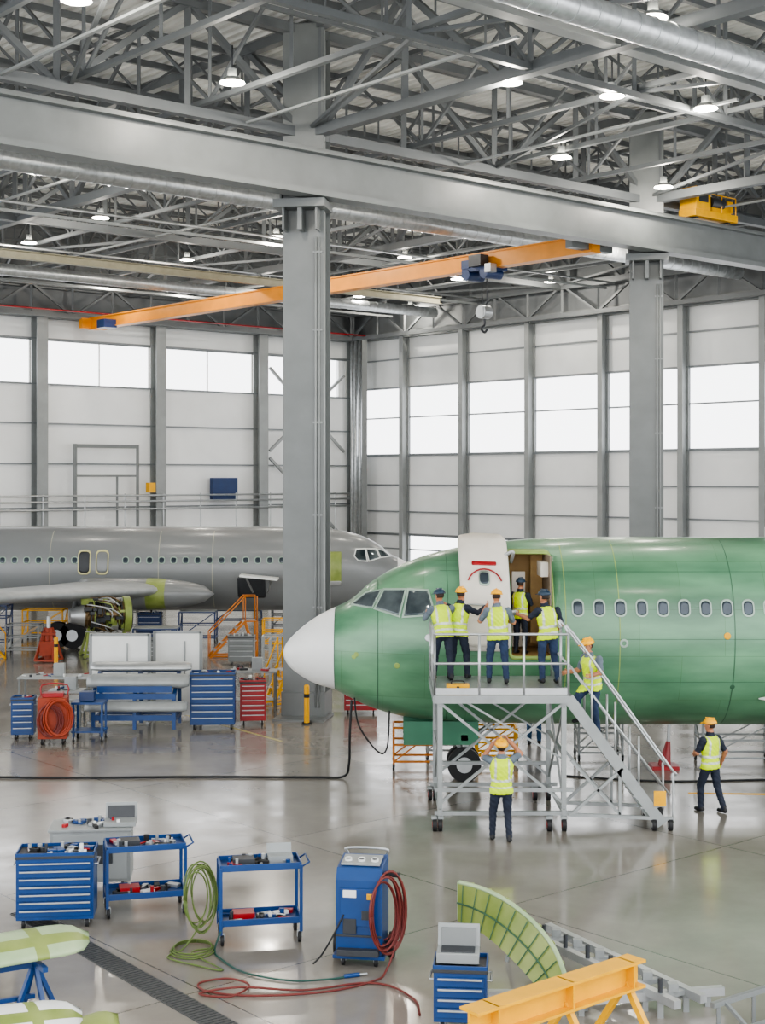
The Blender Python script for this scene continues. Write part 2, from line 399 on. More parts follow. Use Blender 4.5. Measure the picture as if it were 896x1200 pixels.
t.beam(G(15,0.6,0),G(15,0.6,8.2),0.14,0.14,steel);t.beam(G(18.6,0.6,0),G(18.6,0.6,8.2),0.18,0.18,steel);t.beam(G(15,0.6,8.1),G(18.6,0.6,8.1),0.18,0.18,steel);t.beam(G(15,0.6,6.6),G(18.6,0.6,6.6),0.1,0.1,steel);t.beam(G(16.2,0.6,0),G(16.2,0.6,6.6),0.1,0.1,steel)
t.box(G(14.4,0.9,6.0),(0.4,0.3,0.5),yellow,Rz(gyaw)); t.box(G(9.5,0.4,5.9),(1.6,0.3,1.2),blued,Rz(gyaw)); t.box(G(4,0.4,5.6),(1.2,0.3,0.8),steel_l,Rz(gyaw))
for q in (0.8,1.1,1.5): t.tube([G(0.8,q,0),G(0.8,q,14.4)],0.12,galv,sub=1)
t.beam(G(0.9,2.0,0),G(0.9,2.0,14.4),0.3,0.3,steel)
t.build('wall_pipework')
# ------------------------------------------------------------------ lamps
L=[(-5.97,28.3),(-3.54,34.2),(5.48,29.4),(3.0,34.2),(5.19,42.2),(-10.5,44.3),(-5.46,45.9),(-10.1,52),(-1.0,51.3),(-4.1,56.1),(5.6,35.4),(8.15,36.6),(.94,61.3),(4.9,54.9),(13.3,61.8),(-12.9,68.7),(-14,57.5),(8,69),(-8.35,62),(-1.2,74.6),(1.5,79),(0,22),(-7,18),(8,20),(9,46.5),(-5.5,70),(3.5,68),(9.5,57),(-9.5,71.5)]
for (x,y) in L:
    t=MB(); zz=15.8
    t.cyl((0,0,zz-0.0),(0,0,zz+0.14),0.31,alum,r1=0.17,seg=20,caps=False)
    t.cyl((0,0,zz+0.14),(0,0,zz+0.34),0.11,steel_l,seg=14)
    t.tube([(0,0,zz+0.34),(0,0,zz+0.9)],0.02,dark,sub=1)
    t.cyl((0,0,zz+0.01),(0,0,zz+0.03),0.29,lampm,seg=20)
    ob=t.build('high_bay_lamp',(x,y,0))
    ld=bpy.data.lights.new('ceiling_fill_light','POINT'); ld.shadow_soft_size=0.14; ld.energy=380; ld.color=(1,0.93,0.82)  # point light added below the lens to brighten the roof deck too
    lo=bpy.data.objects.new('ceiling_fill_light',ld); lo.location=(0,0,zz-0.17); lo.parent=ob; COL.objects.link(lo)

# ------------------------------------------------------------------ aircraft
PR=np.array([0,.387,.579,.84,1.063,1.162,1.241,1.349,1.48,1.6,1.763,2.01,2.227,2.427,2.611,4.8])
PT=np.array([2.70,3.02,3.20,3.48,3.70,3.80,3.92,4.18,4.43,4.62,4.83,5.04,5.15,5.20,5.22,5.22])
PB=np.array([2.70,2.39,2.24,2.04,1.91,1.80,1.70,1.57,1.44,1.35,1.28,1.22,1.2,1.185,1.17,1.17])
PW=np.array([0,.31,.48,.70,.88,.98,1.07,1.18,1.32,1.45,1.60,1.76,1.85,1.88,1.88,1.88])
def herm(ys,r):
    i=int(np.clip(np.searchsorted(PR,r)-1,0,len(PR)-2)); h=PR[i+1]-PR[i]; t=(r-PR[i])/h
    def sl(k):
        if k==0: return (ys[1]-ys[0])/(PR[1]-PR[0])
        if k>=len(PR)-2: return 0
        return (ys[k+1]-ys[k-1])/(PR[k+1]-PR[k-1])
    return ((2*t**3-3*t*t+1)*ys[i]+(t**3-2*t*t+t)*h*sl(i)+(-2*t**3+3*t*t)*ys[i+1]+(t**3-t*t)*h*sl(i+1))
def sec(X):
    r=math.sqrt(max(X+2.15,0)); a=herm(PT,r);b=herm(PB,r);w=herm(PW,r)
    return (a+b)/2,max((a-b)/2,1e-3),max(w,1e-3)
class Air:
    def __init__(s,x0,k,y0,zb,flip): s.x0=x0;s.k=k;s.y0=y0;s.zb=zb;s.fl=flip
    def X(s,x,y,z):
        if s.fl: return V((s.x0-s.k*(x+2.15),s.y0+s.k*y,s.zb+s.k*(z-1.17)))
        return V((x,s.y0+y,z))
    def side(s,x,z,off=0):
        zc,h,w=sec(x); q=max(-0.995,min(0.995,(z-zc)/h)); y=-w*math.sqrt(1-q*q)
        n=V((0,y/w**2,(z-zc)/h**2)).normalized()
        return s.X(x,y+n.y*off,zc+q*h+n.z*off)
    def patch(s,mb,poly,off,m,thick=0.01,rings=5,hole=None):
        n=len(poly); cx=sum(p[0] for p in poly)/n; cz=sum(p[1] for p in poly)/n
        ks=[1-(1-(hole or 0.001))*i/rings for i in range(rings+1)]
        R=[[s.side(p[0],p[1],off-thick) for p in poly]]
        for k in ks: R.append([s.side(cx+(p[0]-cx)*k,cz+(p[1]-cz)*k,off) for p in poly])
        if hole: R.append([s.side(cx+(p[0]-cx)*hole,cz+(p[1]-cz)*hole,off-thick) for p in poly])
        if s.fl: R=[r[::-1] for r in R]
        mb.loft(R,m,caps=False)
def dens(poly,n=6):
    out=[]
    for i in range(len(poly)):
        a=poly[i];b=poly[(i+1)%len(poly)]
        for k in range(n): out.append((a[0]+(b[0]-a[0])*k/n,a[1]+(b[1]-a[1])*k/n))
    return out
def rrect(x0,x1,z0,z1,r,n=5):
    out=[]
    for cx,cz,a0 in((x1-r,z1-r,0),(x0+r,z1-r,90),(x0+r,z0+r,180),(x1-r,z0+r,270)):
        for k in range(n+1):
            a=math.radians(a0+90*k/n); out.append((cx+r*math.cos(a),cz+r*math.sin(a)))
    o2=[]
    for i in range(len(out)):
        a=out[i];b=out[(i+1)%len(out)]; o2.append(a)
        L_=math.hypot(b[0]-a[0],b[1]-a[1]); k=int(L_/0.15)
        for j in range(1,k): o2.append((a[0]+(b[0]-a[0])*j/k,a[1]+(b[1]-a[1])*j/k))
    return o2
def hull(air,m_body,m_nose,xend,nx=80,ns=72):
    mb=MB(); rings=[]; xs=[]
    rmax=math.sqrt(xend+2.15)
    for i in range(nx+1):
        r=0.03+(rmax-0.03)*i/nx; X=r*r-2.15; xs.append(X)
    xs.append(-1.02)
    xs.sort()
    for X in xs:
        zc,h,w=sec(X); ring=[]
        for k in range(ns):
            a=2*math.pi*k/ns; ring.append(air.X(X,w*math.cos(a),zc+h*math.sin(a)))
        if air.fl: ring=ring[::-1]
        rings.append(ring)
    mb.loft(rings,m_body,matf=lambda j,i:(m_nose if xs[j+1]<=-1.01 else m_body))
    return mb
plane=bpy.data.objects.new('green_airliner',None); COL.objects.link(plane)
GP=Air(0,1,31.5,1.17,False)
mb=hull(GP,greenair,radome,17); mb.mi(beige)
fus=mb.build('fuselage')
cut=MB(); cut.box((3.05,30.2,3.88),(0.82,2.6,2.06),beige); cutter=cut.build('cut')
bm=fus.modifiers.new('b','BOOLEAN'); bm.object=cutter; bm.operation='DIFFERENCE'; bm.solver='EXACT'
try: bm.material_mode='TRANSFER'
except Exception: pass
bpy.context.view_layer.update()
dg=bpy.context.evaluated_depsgraph_get()
me=bpy.data.meshes.new_from_object(fus.evaluated_get(dg)); fus.modifiers.clear(); fus.data=me
bpy.data.objects.remove(cutter)
fus.parent=plane
d=MB()
panes=[[(-.66,3.80),(-.36,4.04),(-.03,4.12),(-.22,3.77)],[(-.16,3.76),(.03,4.13),(.48,4.15),(.34,3.63)],[(.43,3.62),(.54,4.15),(.95,4.14),(1.03,3.85),(.85,3.66)]]
for p in panes:
    n=len(p); cx=sum(q[0] for q in p)/n; cz=sum(q[1] for q in p)/n
    big=[(cx+(q[0]-cx)*1.1,cz+(q[1]-cz)*1.13) for q in p]
    GP.patch(d,dens(big),0.012,winf,hole=0.86,thick=0.02); GP.patch(d,dens(p),0.008,cockg)
for i in range(26):
    x=4.0+i*0.436
    GP.patch(d,rrect(x-0.125,x+0.125,3.65,4.01,0.11),0.012,winf,hole=0.78,thick=0.02); GP.patch(d,rrect(x-0.1,x+0.1,3.68,3.98,0.09),0.006,glassd,rings=3)
def seamx(X,m,w=0.012,z0=1.3,z1=5.1):
    R=[]
    for i in range(41):
        z=z0+(z1-z0)*i/40; R.append([GP.side(X-w,z,0.004),GP.side(X+w,z,0.004)])
    d.loft(R,m,caps=False,closed=False)
for X,m in ((-1.02,seamd),(1.35,seamd),(3.75,seam),(4.85,seam),(7.2,seamd),(-0.1,seamd),(9.5,seamd),(12,seamd)):
    zc,h,w=sec(X); seamx(X,m,0.009,zc-h*0.95,zc+h*0.97)
for zz in (4.55,3.2,2.3):
    for xa,xb in ((1.2,2.55),(3.55,16)):
        R=[]
        for i in range(41):
            X=xa+(xb-xa)*i/40
            R.append([GP.side(X,zz-0.005,0.004),GP.side(X,zz+0.005,0.004)])
        d.loft(R,seamd,caps=False,closed=False)
for (X,z,r,m) in ((4.27,2.8,.06,yellow),(7.04,3.27,.07,yellow),(4.93,3.12,.09,winf),(-0.55,2.8,.05,seam),(0.3,2.6,.06,seam),(7.2,2.2,.05,seamd),(-.6,2.75,.05,seam),(.95,3.2,.08,alum)):
    GP.patch(d,[(X+r*math.cos(a),z+r*math.sin(a)) for a in [k*math.pi/8 for k in range(16)]],0.01,m,hole=0.5 if m is winf else None)
GP.patch(d,rrect(2.58,3.52,2.78,4.98,0.12),0.02,seam,hole=0.93,thick=0.03,rings=2)
d.box((2.9,31.0,3.7),(0.28,0.1,1.6),doorw); d.box((3.3,31.2,3.9),(0.25,0.1,1.9),beige); d.box((3.35,30.4,4.6),(0.15,0.8,0.3),doorw); d.box((3.44,30.4,3.9),(0.03,1.4,2.0),mat('cabin_gray','#76695a',0.6))
d.box((8.5,31.5,5.32),(0.4,0.04,0.25),white)
for a in(-0.22,0.22):
    d.cyl((1.75,31.3+a-0.09,0.36),(1.75,31.3+a+0.09,0.36),0.36,black,seg=28); d.cyl((1.75,31.3+a-0.1,0.36),(1.75,31.3+a+0.1,0.36),0.17,alum,seg=20)
d.cyl((1.75,31.3,0.36),(1.85,31.3,1.5),0.09,alum,seg=14); d.cyl((1.75,31.05,0.36),(1.75,31.55,0.36),0.05,alum); d.cyl((1.8,31.3,0.8),(2.6,31.3,1.4),0.05,alum)
d.beam((1.75,31.25,.6),(1.45,31.25,.95),.05,.08,alum); d.beam((1.45,31.25,.95),(1.8,31.25,1.1),.05,.08,alum); d.box((1.75,31.0,.95),(.14,.08,.12),white)
for q in (-0.32,0.36): d.box((1.25,31.3+q,1.05),(1.6,0.04,0.5),greendk)
rings=[]
for i in range(13):
    tt=i/12; x=7.75+5*tt; r=math.sin(math.pi*min(1,tt*1.6+0.02)/2)*0.42
    rings.append([V((x,29.9+0.9*r*math.cos(a)*1.4,1.95+r*0.9*math.sin(a))) for a in [2*math.pi*k/20 for k in range(20)]])
d.loft(rings,white)
rings=[]
for y,x0,x1,z in((30.3,9.5,15.5,1.7),(24,12.0,15.6,2.1),(19,14,16.0,2.4)):
    rg=[]
    for k in range(24):
        a=2*math.pi*k/24; cx=(x0+x1)/2; c_=(x1-x0)/2
        rg.append(V((cx-c_*math.cos(a),y,z+0.09*c_*math.sin(a)*(1+0.5*math.cos(a)))))
    rings.append(rg)
d.loft(rings,greenair)
d.build('fittings',parent=plane)
dr=MB()
GP.patch(dr,rrect(1.6,2.6,3.0,5.04,0.16),0.28,doorw,thick=0.14,rings=10)
GP.patch(dr,rrect(1.66,2.54,3.08,3.6,0.08),0.31,doorw,thick=0.04,rings=4)
GP.patch(dr,rrect(1.98,2.2,4.15,4.4,0.07),0.3,winf,thick=0.03,rings=3); GP.patch(dr,rrect(2.0,2.18,4.18,4.37,0.06),0.305,glassd,thick=0.01,rings=3)
arc=[GP.side(2.1+0.36*math.cos(a),4.12+0.3*math.sin(a),0.32) for a in [math.radians(20+14*k) for k in range(11)]]
dr.tube(arc,0.018,red,sub=1)
GP.patch(dr,rrect(1.85,2.35,4.5,4.56,0.02),0.3,red,thick=0.02,rings=2)
for zz in (3.7,4.7): dr.tube([GP.side(2.5,zz,0.2),GP.side(2.7,zz,0.35),GP.side(2.68,zz,0.05)],0.04,alum)
dr.tube([GP.side(1.75,3.8,0.33),GP.side(1.78,3.8,0.38),GP.side(2.05,3.8,0.38),GP.side(2.08,3.8,0.33)],0.02,alum)
dr.build('cabin_door',parent=plane)

gp=bpy.data.objects.new('gray_airliner',None); COL.objects.link(gp)
AP=Air(1.6,0.86,60,1.03,True)
hull(AP,grayair,radome,25,nx=70,ns=56).build('fuselage',parent=gp)
d=MB()
for p in panes:
    n=len(p); cx=sum(q[0] for q in p)/n; cz=sum(q[1] for q in p)/n
    big=[(cx+(q[0]-cx)*1.12,cz+(q[1]-cz)*1.2) for q in p]
    AP.patch(d,dens(big),0.012,white,hole=0.84,thick=0.02); AP.patch(d,dens(p),0.008,cockg)
for x in [4.42+.563*i for i in range(14)]+[14.12+.563*i for i in range(14)]:
    AP.patch(d,rrect(x-0.16,x+0.16,3.5,3.84,0.12),0.02,winf,hole=0.75,thick=0.03,rings=2); AP.patch(d,rrect(x-0.12,x+0.12,3.53,3.81,0.1),0.01,glassd,rings=3)
for x,mm in ((13.67,dark),(12.83,grayair)):
    AP.patch(d,rrect(x-0.3,x+0.3,3.0,4.15,0.2),0.03,mat('cream_frame','#c5c08d'),hole=0.85,thick=0.04,rings=2); AP.patch(d,rrect(x-0.24,x+0.24,3.08,4.07,0.16),0.02,mm)
AP.patch(d,rrect(1.64,2.26,2.5,4.05,0.06),0.03,yelgreen); AP.patch(d,rrect(1.64,2.26,2.5,2.7,0.06),0.05,alum)
AP.patch(d,rrect(5.2,6.5,1.9,2.9,0.1),0.03,dark); 
d.box((-4.9,57.7,2.55),(1.5,0.9,0.08),white,Matrix.Rotation(0.1,3,'Y')); d.beam((-5.4,57.6,2.5),(-5.2,58.3,1.9),.06,.06,alum); d.beam((-4.4,57.6,2.5),(-4.6,58.3,1.9),.06,.06,alum)
for X in (15.3,7.68,4.06,10.2):
    R=[[AP.side(X-0.02,1.4+3.6*k/30,0.006),AP.side(X+0.02,1.4+3.6*k/30,0.006)] for k in range(31)]
    d.loft(R,seamg,caps=False,closed=False)
rings=[]
for y,x0,x1,z,tk in((59.2,-7.2,-14.0,2.0,.55),(56,-8.8,-14.3,2.15,.42),(50,-12.0,-15.9,2.4,.3),(45,-14.8,-17.5,2.6,.22)):
    rg=[]
    for k in range(28):
        a=2*math.pi*k/28; cx=(x0+x1)/2; c_=(x0-x1)/2
        rg.append(V((cx+c_*math.cos(a),y,z+tk*math.sin(a)*(0.75+0.35*math.cos(a)))))
    rings.append(rg)
d.loft(rings,mat('wing_gray_light','#999d9e',.35))
rings=[]
for k in range(15):
    tt=k/14; x=-6.6-5.2*tt; r=0.78*math.sqrt(max(0.0008,1-(1-min(1,tt*1.8))**2))
    rings.append([V((x,56.9+r*1.0*math.cos(a),1.95+r*0.8*math.sin(a))) for a in [2*math.pi*j/22 for j in range(22)]])
d.loft(rings,grayair,matf=lambda j,i: yelgreen if 4<j<7 else grayair)
for xx in(-12.2,-11.6):
    d.cyl((xx-.2,55.2,0.5),(xx-.2,55.6,0.5),0.5,black,seg=24); d.cyl((xx-.2,55.15,0.5),(xx-.2,55.65,0.5),0.22,alum,seg=16)
d.cyl((-11.9,55.4,0.5),(-11.9,56.5,2),0.1,alum)
d.build('fittings',parent=gp)
t=MB(); ec=V((0,0,1.5))
t.cyl(ec+V((-.8,0,0)),ec+V((.6,0,0)),0.4,copper,seg=24,r1=0.5); t.cyl(ec+V((.6,0,0)),ec+V((.85,0,0)),0.66,yelgreen,seg=28); t.cyl(ec+V((.86,0,0)),ec+V((.9,0,0)),0.58,dark,seg=28)
t.cyl(ec+V((-1.3,0,0)),ec+V((-.8,0,0)),0.25,alum,r1=0.4,seg=24)
for k in range(12):
    x=-0.7+0.11*k; t.torus(ec+V((x,0,0)),0.46+0.05*(k%3),0.025,(copper,dark,yelgreen,dark)[k%4],axis=(1,0,0),seg=20)
RR=random.Random(5)
for k in range(60):
    a=RR.uniform(0,6.28); x=RR.uniform(-0.8,0.6)
    t.box(ec+V((x,0.54*math.cos(a),0.54*math.sin(a))),(RR.uniform(.08,.3),RR.uniform(.08,.22),RR.uniform(.08,.22)),RR.choice([copper,dark,dark,yelgreen,alum,black]),Matrix.Rotation(a,3,'X'))
for k in range(14):
    a=RR.uniform(0,6.28); t.tube([ec+V((RR.uniform(-.8,0),.6*math.cos(a),.6*math.sin(a))),ec+V((0.1,.68*math.cos(a+.4),.68*math.sin(a+.4))),ec+V((RR.uniform(.1,.7),.6*math.cos(a+.9),.6*math.sin(a+.9)))],.025,RR.choice([alum,yelgreen,copper]),sub=3,seg=6)
for a in(-1,1):
    for q in(-1,1): t.beam(ec+V((a*0.6,0,-0.4)),V((a*.85,q*.6,0)),0.07,0.07,yelgreen)
for q in(-1,1): t.beam((-.9,q*.6,0.08),(.9,q*.6,0.08),0.08,0.08,yelgreen)
t.build('aircraft_engine',(-10.1,53.0,0),.35)

# ------------------------------------------------------------------ access platform with stairs
t=MB(); X0,X1,Y0,Y1,Z=0.96,3.42,26.7,29.35,2.5
t.box(((X0+X1)/2,(Y0+Y1)/2,Z-0.03),(X1-X0,Y1-Y0,0.05),alum)
for y in (Y0,Y1): t.beam((X0,y,Z-0.08),(X1,y,Z-0.08),0.06,0.14,alup)
for x in (X0,X1): t.beam((x,Y0,Z-0.08),(x,Y1,Z-0.08),0.06,0.14,alup)
for x in np.arange(X0+0.4,X1,0.4): t.beam((x,Y0,Z-0.09),(x,Y1,Z-0.09),0.04,0.08,alup)
px=[X0+0.1,X1-0.08]
for x in px:
    for y in (Y0+0.05,Y1-0.1):
        t.beam((x,y,0.2),(x,y,Z-0.1),0.09,0.09,alup)
for y in (Y0+0.05,Y1-0.1):
    for zz in(0.32,0.75): t.beam((X0,y,zz),(X1+0.1,y,zz),0.07,0.07,alup)
    t.beam((px[0],y,2.35),(px[1],y,0.5),0.05,0.05,alup); t.beam((px[0],y,0.5),(px[1],y,2.35),0.05,0.05,alup)
    t.beam((px[0]+0.5,y+0.03,2.35),(px[1],y+0.03,1.3),0.035,0.035,alup)
for x in px:
    for zz in(0.32,1.4): t.beam((x,Y0,zz),(x,Y1,zz),0.06,0.06,alup)
    t.beam((x,Y0,0.4),(x,Y1,2.3),0.04,0.04,alup); t.beam((x,Y0,2.3),(x,Y1,0.4),0.04,0.04,alup)
for x in px+[X1-0.35,X0+0.0]:
    for y in (Y0+0.0,Y1-0.1):
        t.cyl((x-0.04,y,0.12),(x+0.04,y,0.12),0.12,black,seg=18); t.cyl((x-0.045,y,0.12),(x+0.045,y,0.12),0.06,red,seg=12); t.box((x,y,0.25),(0.12,0.1,0.05),alup)
def rail(a,b,posts,zb=Z):
    a=V(a);b=V(b)
    for h in (1.12,0.58): t.tube([a+V((0,0,h)),b+V((0,0,h))],0.024,alum,sub=1)
    t.beam(a+V((0,0,0.07)),b+V((0,0,0.07)),0.015,0.12,alum)
    for i in range(posts+1):
        p=a+(b-a)*i/posts; t.tube([p,p+V((0,0,1.12))],0.024,alum,sub=1)
rail((X0,Y0,Z),(X1,Y0,Z),3); rail((X0,Y0,Z),(X0,Y1,Z),2); rail((X1,Y0+1.15,Z),(X1,Y1,Z),1)
SX0,SX1=X1,5.15; SY0,SY1=Y0+0.02,Y0+1.02
for y in (SY0,SY1):
    t.beam((SX0,y,Z-0.05),(SX1,y,0.12),0.05,0.2,alup,up=(0,0,1))
    t.tube([(SX0,y,Z+1.12),(SX0+0.1,y,Z+1.12),(SX1+0.12,y,1.2),(SX1+0.2,y,1.05),(SX1+0.2,y,0.15)],0.024,alum,sub=4)
    t.tube([(SX0,y,Z+0.58),(SX1+0.15,y,0.65)],0.02,alum,sub=1)
    for i in range(1,4):
        q=i/4; x=SX0+(SX1-SX0)*q; zz=Z*(1-q); t.tube([(x,y,zz),(x,y,zz+1.12)],0.022,alum,sub=1)
    t.beam((SX0,y,0.3),(SX1+0.2,y,0.22),0.06,0.06,alup)
    t.beam((SX0+0.05,y,0.3),(SX0+1.0,y,1.15),0.05,0.05,alup); t.beam((SX0+0.95,y,0.3),(SX0+0.05,y,1.3),0.05,0.05,alup)
    t.beam((SX0+0.95,y,0.3),(SX0+0.95,y,1.1),0.05,0.05,alup)
ns=12
for i in range(1,ns):
    q=i/ns; t.box((SX0+(SX1-SX0)*q,(SY0+SY1)/2,Z*(1-q)),(0.2,SY1-SY0-0.05,0.035),alum)
for x in(SX1-0.15,SX1+0.15):
    for y in (SY0,SY1): t.cyl((x-0.035,y,0.11),(x+0.035,y,0.11),0.11,black,seg=16); t.cyl((x-0.04,y,0.11),(x+0.04,y,0.11),0.05,alum,seg=12)
t.box((SX1-0.05,SY0-0.04,0.6),(0.22,0.02,0.28),yellow)
t.build('access_platform')
t=MB(); t.box((0,0,0.08),(0.42,0.2,0.16),yellow); t.tube([(-0.12,0,0.16),(-0.1,0,0.21),(0.1,0,0.21),(0.12,0,0.16)],0.012,black); t.box((0,-0.105,0.11),(0.05,0.01,0.04),black)
t.build('toolbox',(1.4,27.0,2.505),bevel=0.01)

# ------------------------------------------------------------------ workers
def worker(loc,yaw,J,helm=None,sh=None,forearm_skin=False,scale=1.0,headyaw=0.0,headpitch=0.0,vest=True,pants=None,nohelm=False):
    helm=helm or helmy; sh=sh or shirt; pants=pants or navy
    D=dict(pel=(0,0,.95),chest=(0,0.0,1.33),neck=(0,0.0,1.49),
      sR=(.2,0,1.42),eR=(.27,-.02,1.14),wR=(.27,.08,.90),sL=(-.2,0,1.42),eL=(-.27,-.02,1.14),wL=(-.27,.08,.90),
      hR=(.1,0,.9),kR=(.115,.03,.49),aR=(.12,-.02,.09),hL=(-.1,0,.9),kL=(-.115,.03,.49),aL=(-.12,-.02,.09))
    D.update(J); D={k:V(v) for k,v in D.items()}
    mb=MB()
    pel,ch,nk=D['pel'],D['chest'],D['neck']
    ax=(nk-pel).normalized()
    prof=[(-.16,.09,.08),(-.1,.165,.12),(-.02,.185,.135),(.1,.172,.125),(.2,.175,.13),(.32,.195,.142),(.42,.205,.138),(.48,.18,.11),(.52,.1,.08),(.56,.062,.066),(.66,.058,.062)]
    rr=(D['sR']-D['sL']); rr=(rr-ax*rr.dot(ax)).normalized(); fw=ax.cross(rr).normalized()
    if fw.y<0 : fw=-fw
    rings=[]
    for h,a,b_ in prof:
        if h<.38: c=pel+(ch-pel)*(h/.38) if h>0 else pel+V((0,0,h))
        else: c=ch+(nk-ch)*((h-.38)/.16)
        rings.append([c+rr*a*math.cos(q)+fw*b_*math.sin(q) for q in [2*math.pi*i/20 for i in range(20)]])
    mb.loft(rings,navy)
    segs=[]
    def cap(a,b,r0,r1,label):
        a=V(a);b=V(b); mb.cyl(a,b,r0,navy,r1=r1,seg=14); mb.ell(a,(r0,)*3,navy,nu=14,nv=8); mb.ell(b,(r1,)*3,navy,nu=14,nv=8)
        segs.append((a,b,r0,r1,label))
    for S in 'RL':
        cap(D['s'+S],D['e'+S],.07,.054,'ua'); cap(D['e'+S],D['w'+S],.053,.036,'fa')
        cap(D['h'+S],D['k'+S],.102,.074,'leg'); cap(D['k'+S],D['a'+S],.072,.057,'leg')
        a=D['a'+S]
        cap(a+V((0,-.04,-.045)),a+V((0,.15,-.055)),.045,.036,'foot'); cap(a+V((0,0,0.02)),a+V((0,-.02,-.04)),.055,.046,'foot')
    segs.append((nk+V((0,0,0.02)),nk+ax*0.12,.055,.055,'neck'))
    segs.append((pel+V((0,0,-.14)),pel+V((0,0,-.1)),.13,.14,'leg'))
    segs.append((pel+V((0,0,-.03)),ch+ax*.09,.15,.155,'torso'))
    body=mb.build('w')
    rm=body.modifiers.new('r','REMESH'); rm.mode='VOXEL'; rm.voxel_size=0.015; rm.use_smooth_shade=True
    smd=body.modifiers.new('s','SMOOTH'); smd.factor=0.5; smd.iterations=5
    bpy.context.view_layer.update()
    me=bpy.data.meshes.new_from_object(body.evaluated_get(bpy.context.evaluated_depsgraph_get()))
    bpy.data.objects.remove(body)
    me.materials.clear()
    for m in [pants,sh,hivis if vest else sh,reflect if vest else sh,black,skin]: me.materials.append(m)
    n=len(me.vertices); co=np.zeros(n*3); me.vertices.foreach_get('co',co); co=co.reshape(-1,3)
    no=np.zeros(n*3); me.vertices.foreach_get('normal',no); no=no.reshape(-1,3)
    labs=['leg','ua','fa','foot','neck','torso']
    best=np.full(n,9.0); lab=np.zeros(n,int)
    for a,b,r0,r1,l in segs:
        A=np.array(a);B=np.array(b);d_=B-A; tt=np.clip(((co-A)@d_)/max(d_@d_,1e-9),0,1)
        dist=np.linalg.norm(co-(A+tt[:,None]*d_),axis=1)-(r0+(r1-r0)*tt)
        if l=='ua': dist=dist+0.012
        u=dist<best; best[u]=dist[u]; lab[u]=labs.index(l)
    axn=np.array(ax); P0=np.array(pel); rrn=np.array(rr)
    hv=(co-P0)@axn
    lab[(lab==0)&(hv>-0.1)]=5
    tor=lab==5
    co2=co.copy(); co2[tor]+=no[tor]*0.016
    wr=np.sin(co[:,2]*55+co[:,0]*30)*np.sin(co[:,0]*40+co[:,1]*35+co[:,2]*17)*0.006
    cl=(lab!=4); co2[cl]+=no[cl]*wr[cl,None]
    me.vertices.foreach_set('co',co2.reshape(-1))
    mi=[]
    for p in me.polygons:
        vs=list(p.vertices); l=np.bincount(lab[vs],minlength=6).argmax(); c=co[vs].mean(0); h=(c-P0)@axn; s=abs((c-P0)@rrn)
        if l==0: k=0
        elif l==1: k=1
        elif l==2: k=5 if forearm_skin else 1
        elif l==3: k=4
        elif l==4: k=5
        else:
            k=2
            if (0.12<h<0.165) or (0.0<h<0.04) : k=3
            elif 0.095<s<0.13 and h>0.165: k=3
            if h>0.53: k=1
        mi.append(int(k))
    me.polygons.foreach_set('material_index',mi)
    me.polygons.foreach_set('use_smooth',[True]*len(me.polygons)); me.update()
    root=bpy.data.objects.new('worker',None); COL.objects.link(root); root.location=loc; root.rotation_euler[2]=yaw; root.scale=(scale,)*3
    bo=bpy.data.objects.new('body',me); COL.objects.link(bo); bo.parent=root
    h=MB(); hc=nk+ax*0.10+V((0,0.015,0.10))
    h.T=Matrix.Translation(hc)@Matrix.Rotation(headyaw,4,'Z')@Matrix.Rotation(headpitch,4,'X')
    rings=[]
    for z,a,b_,cy in ((-.115,.03,.03,.045),(-.105,.045,.045,.035),(-.08,.056,.07,.018),(-.04,.066,.085,.008),(0,.073,.093,0),(.04,.076,.096,-.002),(.08,.066,.085,-.004),(.105,.045,.06,-.004),(.118,.015,.02,-.004)):
        rings.append([V((a*math.cos(q),cy+b_*math.sin(q),z)) for q in [2*math.pi*i/20 for i in range(20)]])
    h.loft(rings,skin)
    h.ell((0,.098,-.025),(.013,.02,.022),skin,nu=10,nv=6); h.ell((0,.1,-.038),(.018,.013,.009),skin,nu=10,nv=6)
    for a in(-1,1):
        h.ell((a*.03,.086,0.0),(.013,.008,.008),white,nu=10,nv=6); h.ell((a*.03,.093,0.0),(.006,.003,.006),eyew,nu=8,nv=5)
        h.box((a*.03,.092,.018),(.032,.008,.006),hair); h.ell((a*.076,-.005,-.01),(.01,.02,.03),skin,nu=10,nv=6)
    h.box((0,.088,-.062),(.045,.008,.01),lipm)
    h.ell((0,-.022,.015),(.081,.085,.105),hair,nu=18,nv=10,zmin=-.6)
    if not nohelm:
        h.T=h.T@Matrix.Translation((0,-0.005,.04))
        h.ell((0,0,0),(.115,.138,.11),helm,nu=22,nv=8,zmin=0.0)
        h.cyl((0,0,-.006),(0,0,.006),.124,helm,seg=22); 
        h.box((0,.135,0.002),(.13,.09,.01),helm,Matrix.Rotation(-0.15,3,'X')); h.box((0,0,.104),(.025,.18,.018),helm)
    h.build('head',parent=root)
    for S,sg in(('R',1),('L',-1)):
        w=D['w'+S]; e=D['e'+S]; dr_=(w-e).normalized()
        up=V((-sg,0,0)); 
        if abs(up.dot(dr_))>0.85: up=V((0,0,-1))
        pn=(up-dr_*up.dot(dr_)).normalized(); sd=dr_.cross(pn)
        if sd.dot(V((0,1,0.3)))<0: sd=-sd
        hm=MB(); M=Matrix((sd,pn,dr_)).transposed()
        hm.loft([[w+M@V((a*math.cos(q),b_*math.sin(q),z)) for q in [2*math.pi*i/12 for i in range(12)]] for z,a,b_ in((-.02,.026,.024),(.015,.032,.02),(.05,.042,.017),(.085,.042,.015),(.095,.036,.01))],skin)
